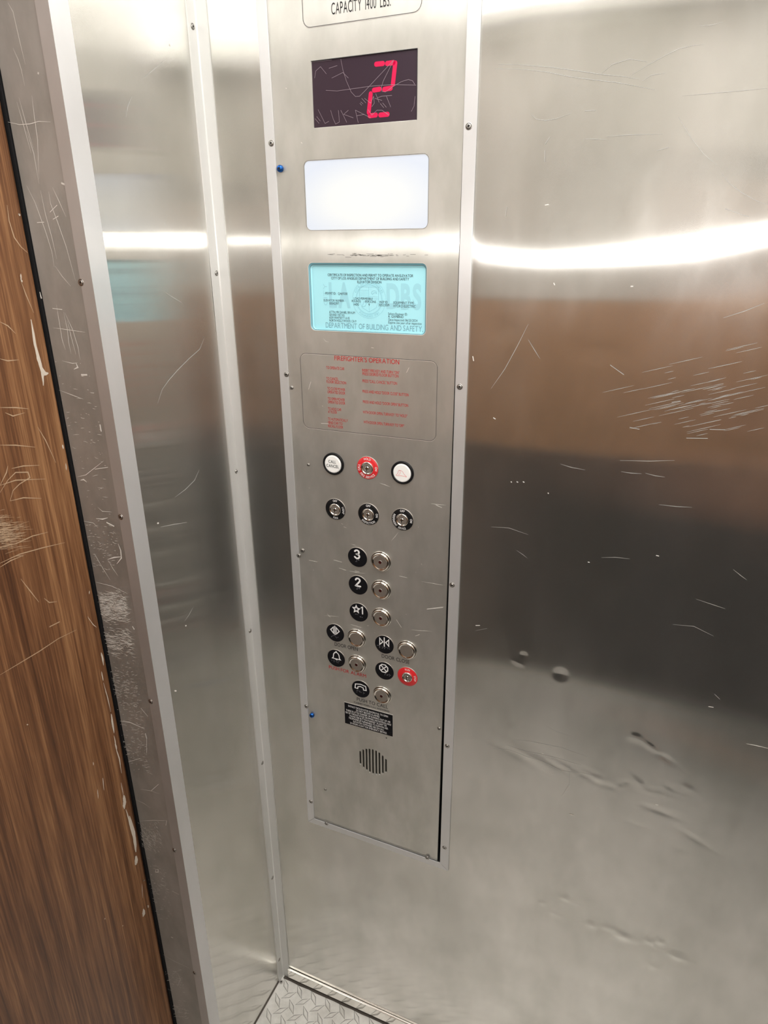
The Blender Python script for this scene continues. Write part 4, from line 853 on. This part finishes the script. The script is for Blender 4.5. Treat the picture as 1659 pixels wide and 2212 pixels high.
# ------------------------------------------------------------------ the person taking the picture (only seen as a blur in the steel)
def skinned(name, joints, bones, material, parent=None, sub=2, origin=None):
    """joints: {key: (x, y, z, radius)}; bones: pairs; first bone's first joint is the root"""
    keys = list(joints); me = bpy.data.meshes.new(name)
    org = world_loc(parent) if parent else Vector(origin or (0, 0, 0))
    me.from_pydata([tuple(Vector(joints[k][:3])-org) for k in keys], [(keys.index(a), keys.index(b)) for a, b in bones], [])
    o = bpy.data.objects.new(name, me); COL.objects.link(o)
    sk = o.modifiers.new('skin', 'SKIN'); sk.use_smooth_shade = True
    for i, k in enumerate(keys):
        r = joints[k][3]; rr = r if isinstance(r, tuple) else (r, r); me.skin_vertices[0].data[i].radius = rr; me.skin_vertices[0].data[i].use_root = (k == bones[0][0])
    ss = o.modifiers.new('sub', 'SUBSURF'); ss.levels = sub; ss.render_levels = sub
    me2 = bpy.data.meshes.new_from_object(o.evaluated_get(bpy.context.evaluated_depsgraph_get()))
    bpy.data.objects.remove(o)
    me2.name = name; me2.materials.clear(); me2.materials.append(material)
    for p in me2.polygons: p.use_smooth = True
    o = bpy.data.objects.new(name, me2); COL.objects.link(o)
    if parent: o.parent = parent
    else: o.location = org
    return o
BX, BY = .93, -1.16                      # where the photographer stands
fd = Vector((-.42, .907, 0)).normalized(); sd = Vector((fd.y, -fd.x, 0))      # facing, and the person's right-hand side
def B(s, f, z, r): p = Vector((BX, BY, 0))+sd*s+fd*f; return (p.x, p.y, z, r)
phone_c = CAM - F_*0.012
def off(base, a, b, c, r): p = base+R_*a+U_*b+F_*c; return (p.x, p.y, p.z, r)
hb = phone_c
J = {'pelvis': B(0,0,.93,(.15,.105)), 'waist': B(0,0,1.08,(.135,.095)), 'chest': B(0,0,1.27,(.155,.10)), 'upper': B(0,.0,1.40,(.13,.085)), 'neck': B(0,.02,1.49,.052), 'throat': B(0,.035,1.55,.052), 'head': B(0,.05,1.63,(.074,.088)), 'crown': B(0,.045,1.70,(.070,.082)), 'top': B(0,.04,1.745,.045),
     'nose_base': B(0,.13,1.615,.018), 'nose': B(0,.148,1.605,.011)}
Bn = [('pelvis','waist'),('waist','chest'),('chest','upper'),('upper','neck'),('neck','throat'),('throat','head'),('head','crown'),('crown','top'),('head','nose_base'),('nose_base','nose')]
for s, n in ((-1, 'l'), (1, 'r')):
    J['hip'+n] = B(.09*s,0,.86,.088); J['knee'+n] = B(.105*s,.02,.48,.058); J['ankle'+n] = B(.11*s,-.02,.09,.04); J['toe'+n] = B(.12*s,.14,.035,.032); J['heel'+n] = B(.11*s,-.04,.045,.034)
    J['sho'+n] = B(.175*s,0,1.41,.055)
    Bn += [('pelvis','hip'+n),('hip'+n,'knee'+n),('knee'+n,'ankle'+n),('ankle'+n,'toe'+n),('ankle'+n,'heel'+n),('upper','sho'+n)]
# left arm holds the phone up, right arm steadies it
J['elbl'] = (.74, -1.14, 1.20, .044); J['wril'] = off(hb, -.05, -.115, -.06, .028); J['plml'] = off(hb, -.052, -.060, -.030, (.034,.018))
J['elbr'] = (1.02, -1.00, 1.17, .044); J['wrir'] = off(hb, .060, -.125, -.06, .028); J['plmr'] = off(hb, .054, -.070, -.030, (.034,.018))
for n in 'lr': Bn += [('sho'+n,'elb'+n),('elb'+n,'wri'+n),('wri'+n,'plm'+n)]
for n, s in (('l', -1), ('r', 1)):
    for i, (dz, L) in enumerate(((.030,.9),(.010,1.0),(-.010,.95),(-.030,.8))):
        a, b, c = 'f%s%da' % (n, i), 'f%s%db' % (n, i), 'f%s%dc' % (n, i)
        J[a] = off(hb, s*.056, -.035+dz, -.032*L, .0088); J[b] = off(hb, s*.050, -.030+dz, -.016, .0080); J[c] = off(hb, s*.047, -.028+dz, -.008, .0068)
        Bn += [('plm'+n, a), (a, b), (b, c)]
    J['t'+n+'a'] = off(hb, s*.034, -.050, -.040, .011); J['t'+n+'b'] = off(hb, s*.020, -.030, -.030, .009); Bn += [('plm'+n, 't'+n+'a'), ('t'+n+'a', 't'+n+'b')]
person = skinned('person', J, Bn, M['skin'], origin=(BX, BY, 0))
tag(person, 'standing person in tan top and dark trousers holding up a black phone', 'person')
JJ = {k: v for k, v in J.items()}
def grow(keys, d): 
    out = {}
    for k in keys:
        x, y, z, r = J[k]; out[k] = (x, y, z, tuple(a+d for a in r) if isinstance(r, tuple) else r+d)
    return out
ks = ['pelvis','waist','chest','upper','shol','shor','elbl','elbr']; G = grow(ks, .016); G['pelvis'] = (*J['pelvis'][:2], 1.05, (.155,.112))
for n in 'lr':
    a = Vector(J['elb'+n][:3]); b = Vector(J['wri'+n][:3]); c = a.lerp(b, .93); G['cuff'+n] = (c.x, c.y, c.z, .040)
x, y, z, r = J['upper']; G['collar'] = (*B(0,.012,1.475,0)[:3], .066)
skinned('jacket', G, [('chest','upper'),('chest','waist'),('waist','pelvis'),('upper','collar'),('upper','shol'),('upper','shor'),('shol','elbl'),('shor','elbr'),('elbl','cuffl'),('elbr','cuffr')], M['tan'], person)
G = grow(['pelvis','hipl','hipr','kneel','kneer'], .014)
for k in G: 
    if k == 'pelvis': G[k] = (*J['pelvis'][:2], .97, (.160,.115))
for n in 'lr': G['hem'+n] = (*J['ankle'+n][:2], .075, .062)
skinned('trousers', G, [('pelvis','hipl'),('pelvis','hipr'),('hipl','kneel'),('hipr','kneer'),('kneel','heml'),('kneer','hemr')], M['trouser'], person)
for s in (-1, 1):
    skinned('shoe', {'a': B(.11*s,-.05,.045,.044), 'b': B(.113*s,.04,.05,.046), 'c': B(.12*s,.14,.038,.038), 'd': B(.122*s,.18,.030,.028)}, [('a','b'),('b','c'),('c','d')], M['shoe'], person)
    skinned('ear', {'a': B(.074*s,.035,1.635,.012), 'b': B(.080*s,.03,1.612,.010), 'c': B(.079*s,.028,1.655,.010)}, [('a','b'),('a','c')], M['skin'], person, 1)
    skinned('eye', {'a': B(.030*s,.118,1.640,.011), 'b': B(.030*s,.124,1.640,.009)}, [('a','b')], M['eye'], person, 1)
skinned('mouth', {'a': B(-.022,.126,1.572,.005), 'b': B(0,.134,1.570,.007), 'c': B(.022,.126,1.572,.005)}, [('a','b'),('b','c')], mat('lips', srgb(165,95,85), .5), person, 1)
skinned('hair', {'a': B(0,.02,1.70,(.082,.092)), 'b': B(0,.03,1.755,(.066,.075)), 'c': B(0,-.03,1.64,(.072,.05)), 'd': B(0,-.035,1.57,(.055,.035))}, [('a','b'),('a','c'),('c','d')], M['hair'], person)
# phone
def local_box(mb, cx, cy, cz, sx, sy, sz, mi=0):
    vs = []
    for a, b, c in ((-1,-1,-1),(1,-1,-1),(1,1,-1),(-1,1,-1),(-1,-1,1),(1,-1,1),(1,1,1),(-1,1,1)): vs.append(tuple(CAM+R_*(cx+a*sx/2)+U_*(cy+b*sy/2)+F_*(cz+c*sz/2)))
    mb.raw(vs, [(0,3,2,1),(4,5,6,7),(0,1,5,4),(1,2,6,5),(2,3,7,6),(3,0,4,7)], mi)
m = MB(); local_box(m, .012, -.050, -.013, .074, .158, .008)
ph = tag(m.build('smartphone', M['black'], origin=tuple(CAM-F_*.013-U_*.05)), 'black smartphone with lit torch held up in both hands', 'phone')
bv = ph.modifiers.new('bevel', 'BEVEL'); bv.width = .003; bv.segments = 3
m = MB(); local_box(m, .004, .0, -.0085, .036, .022, .0010); m.build('lens_cover', M['glass'], ph)
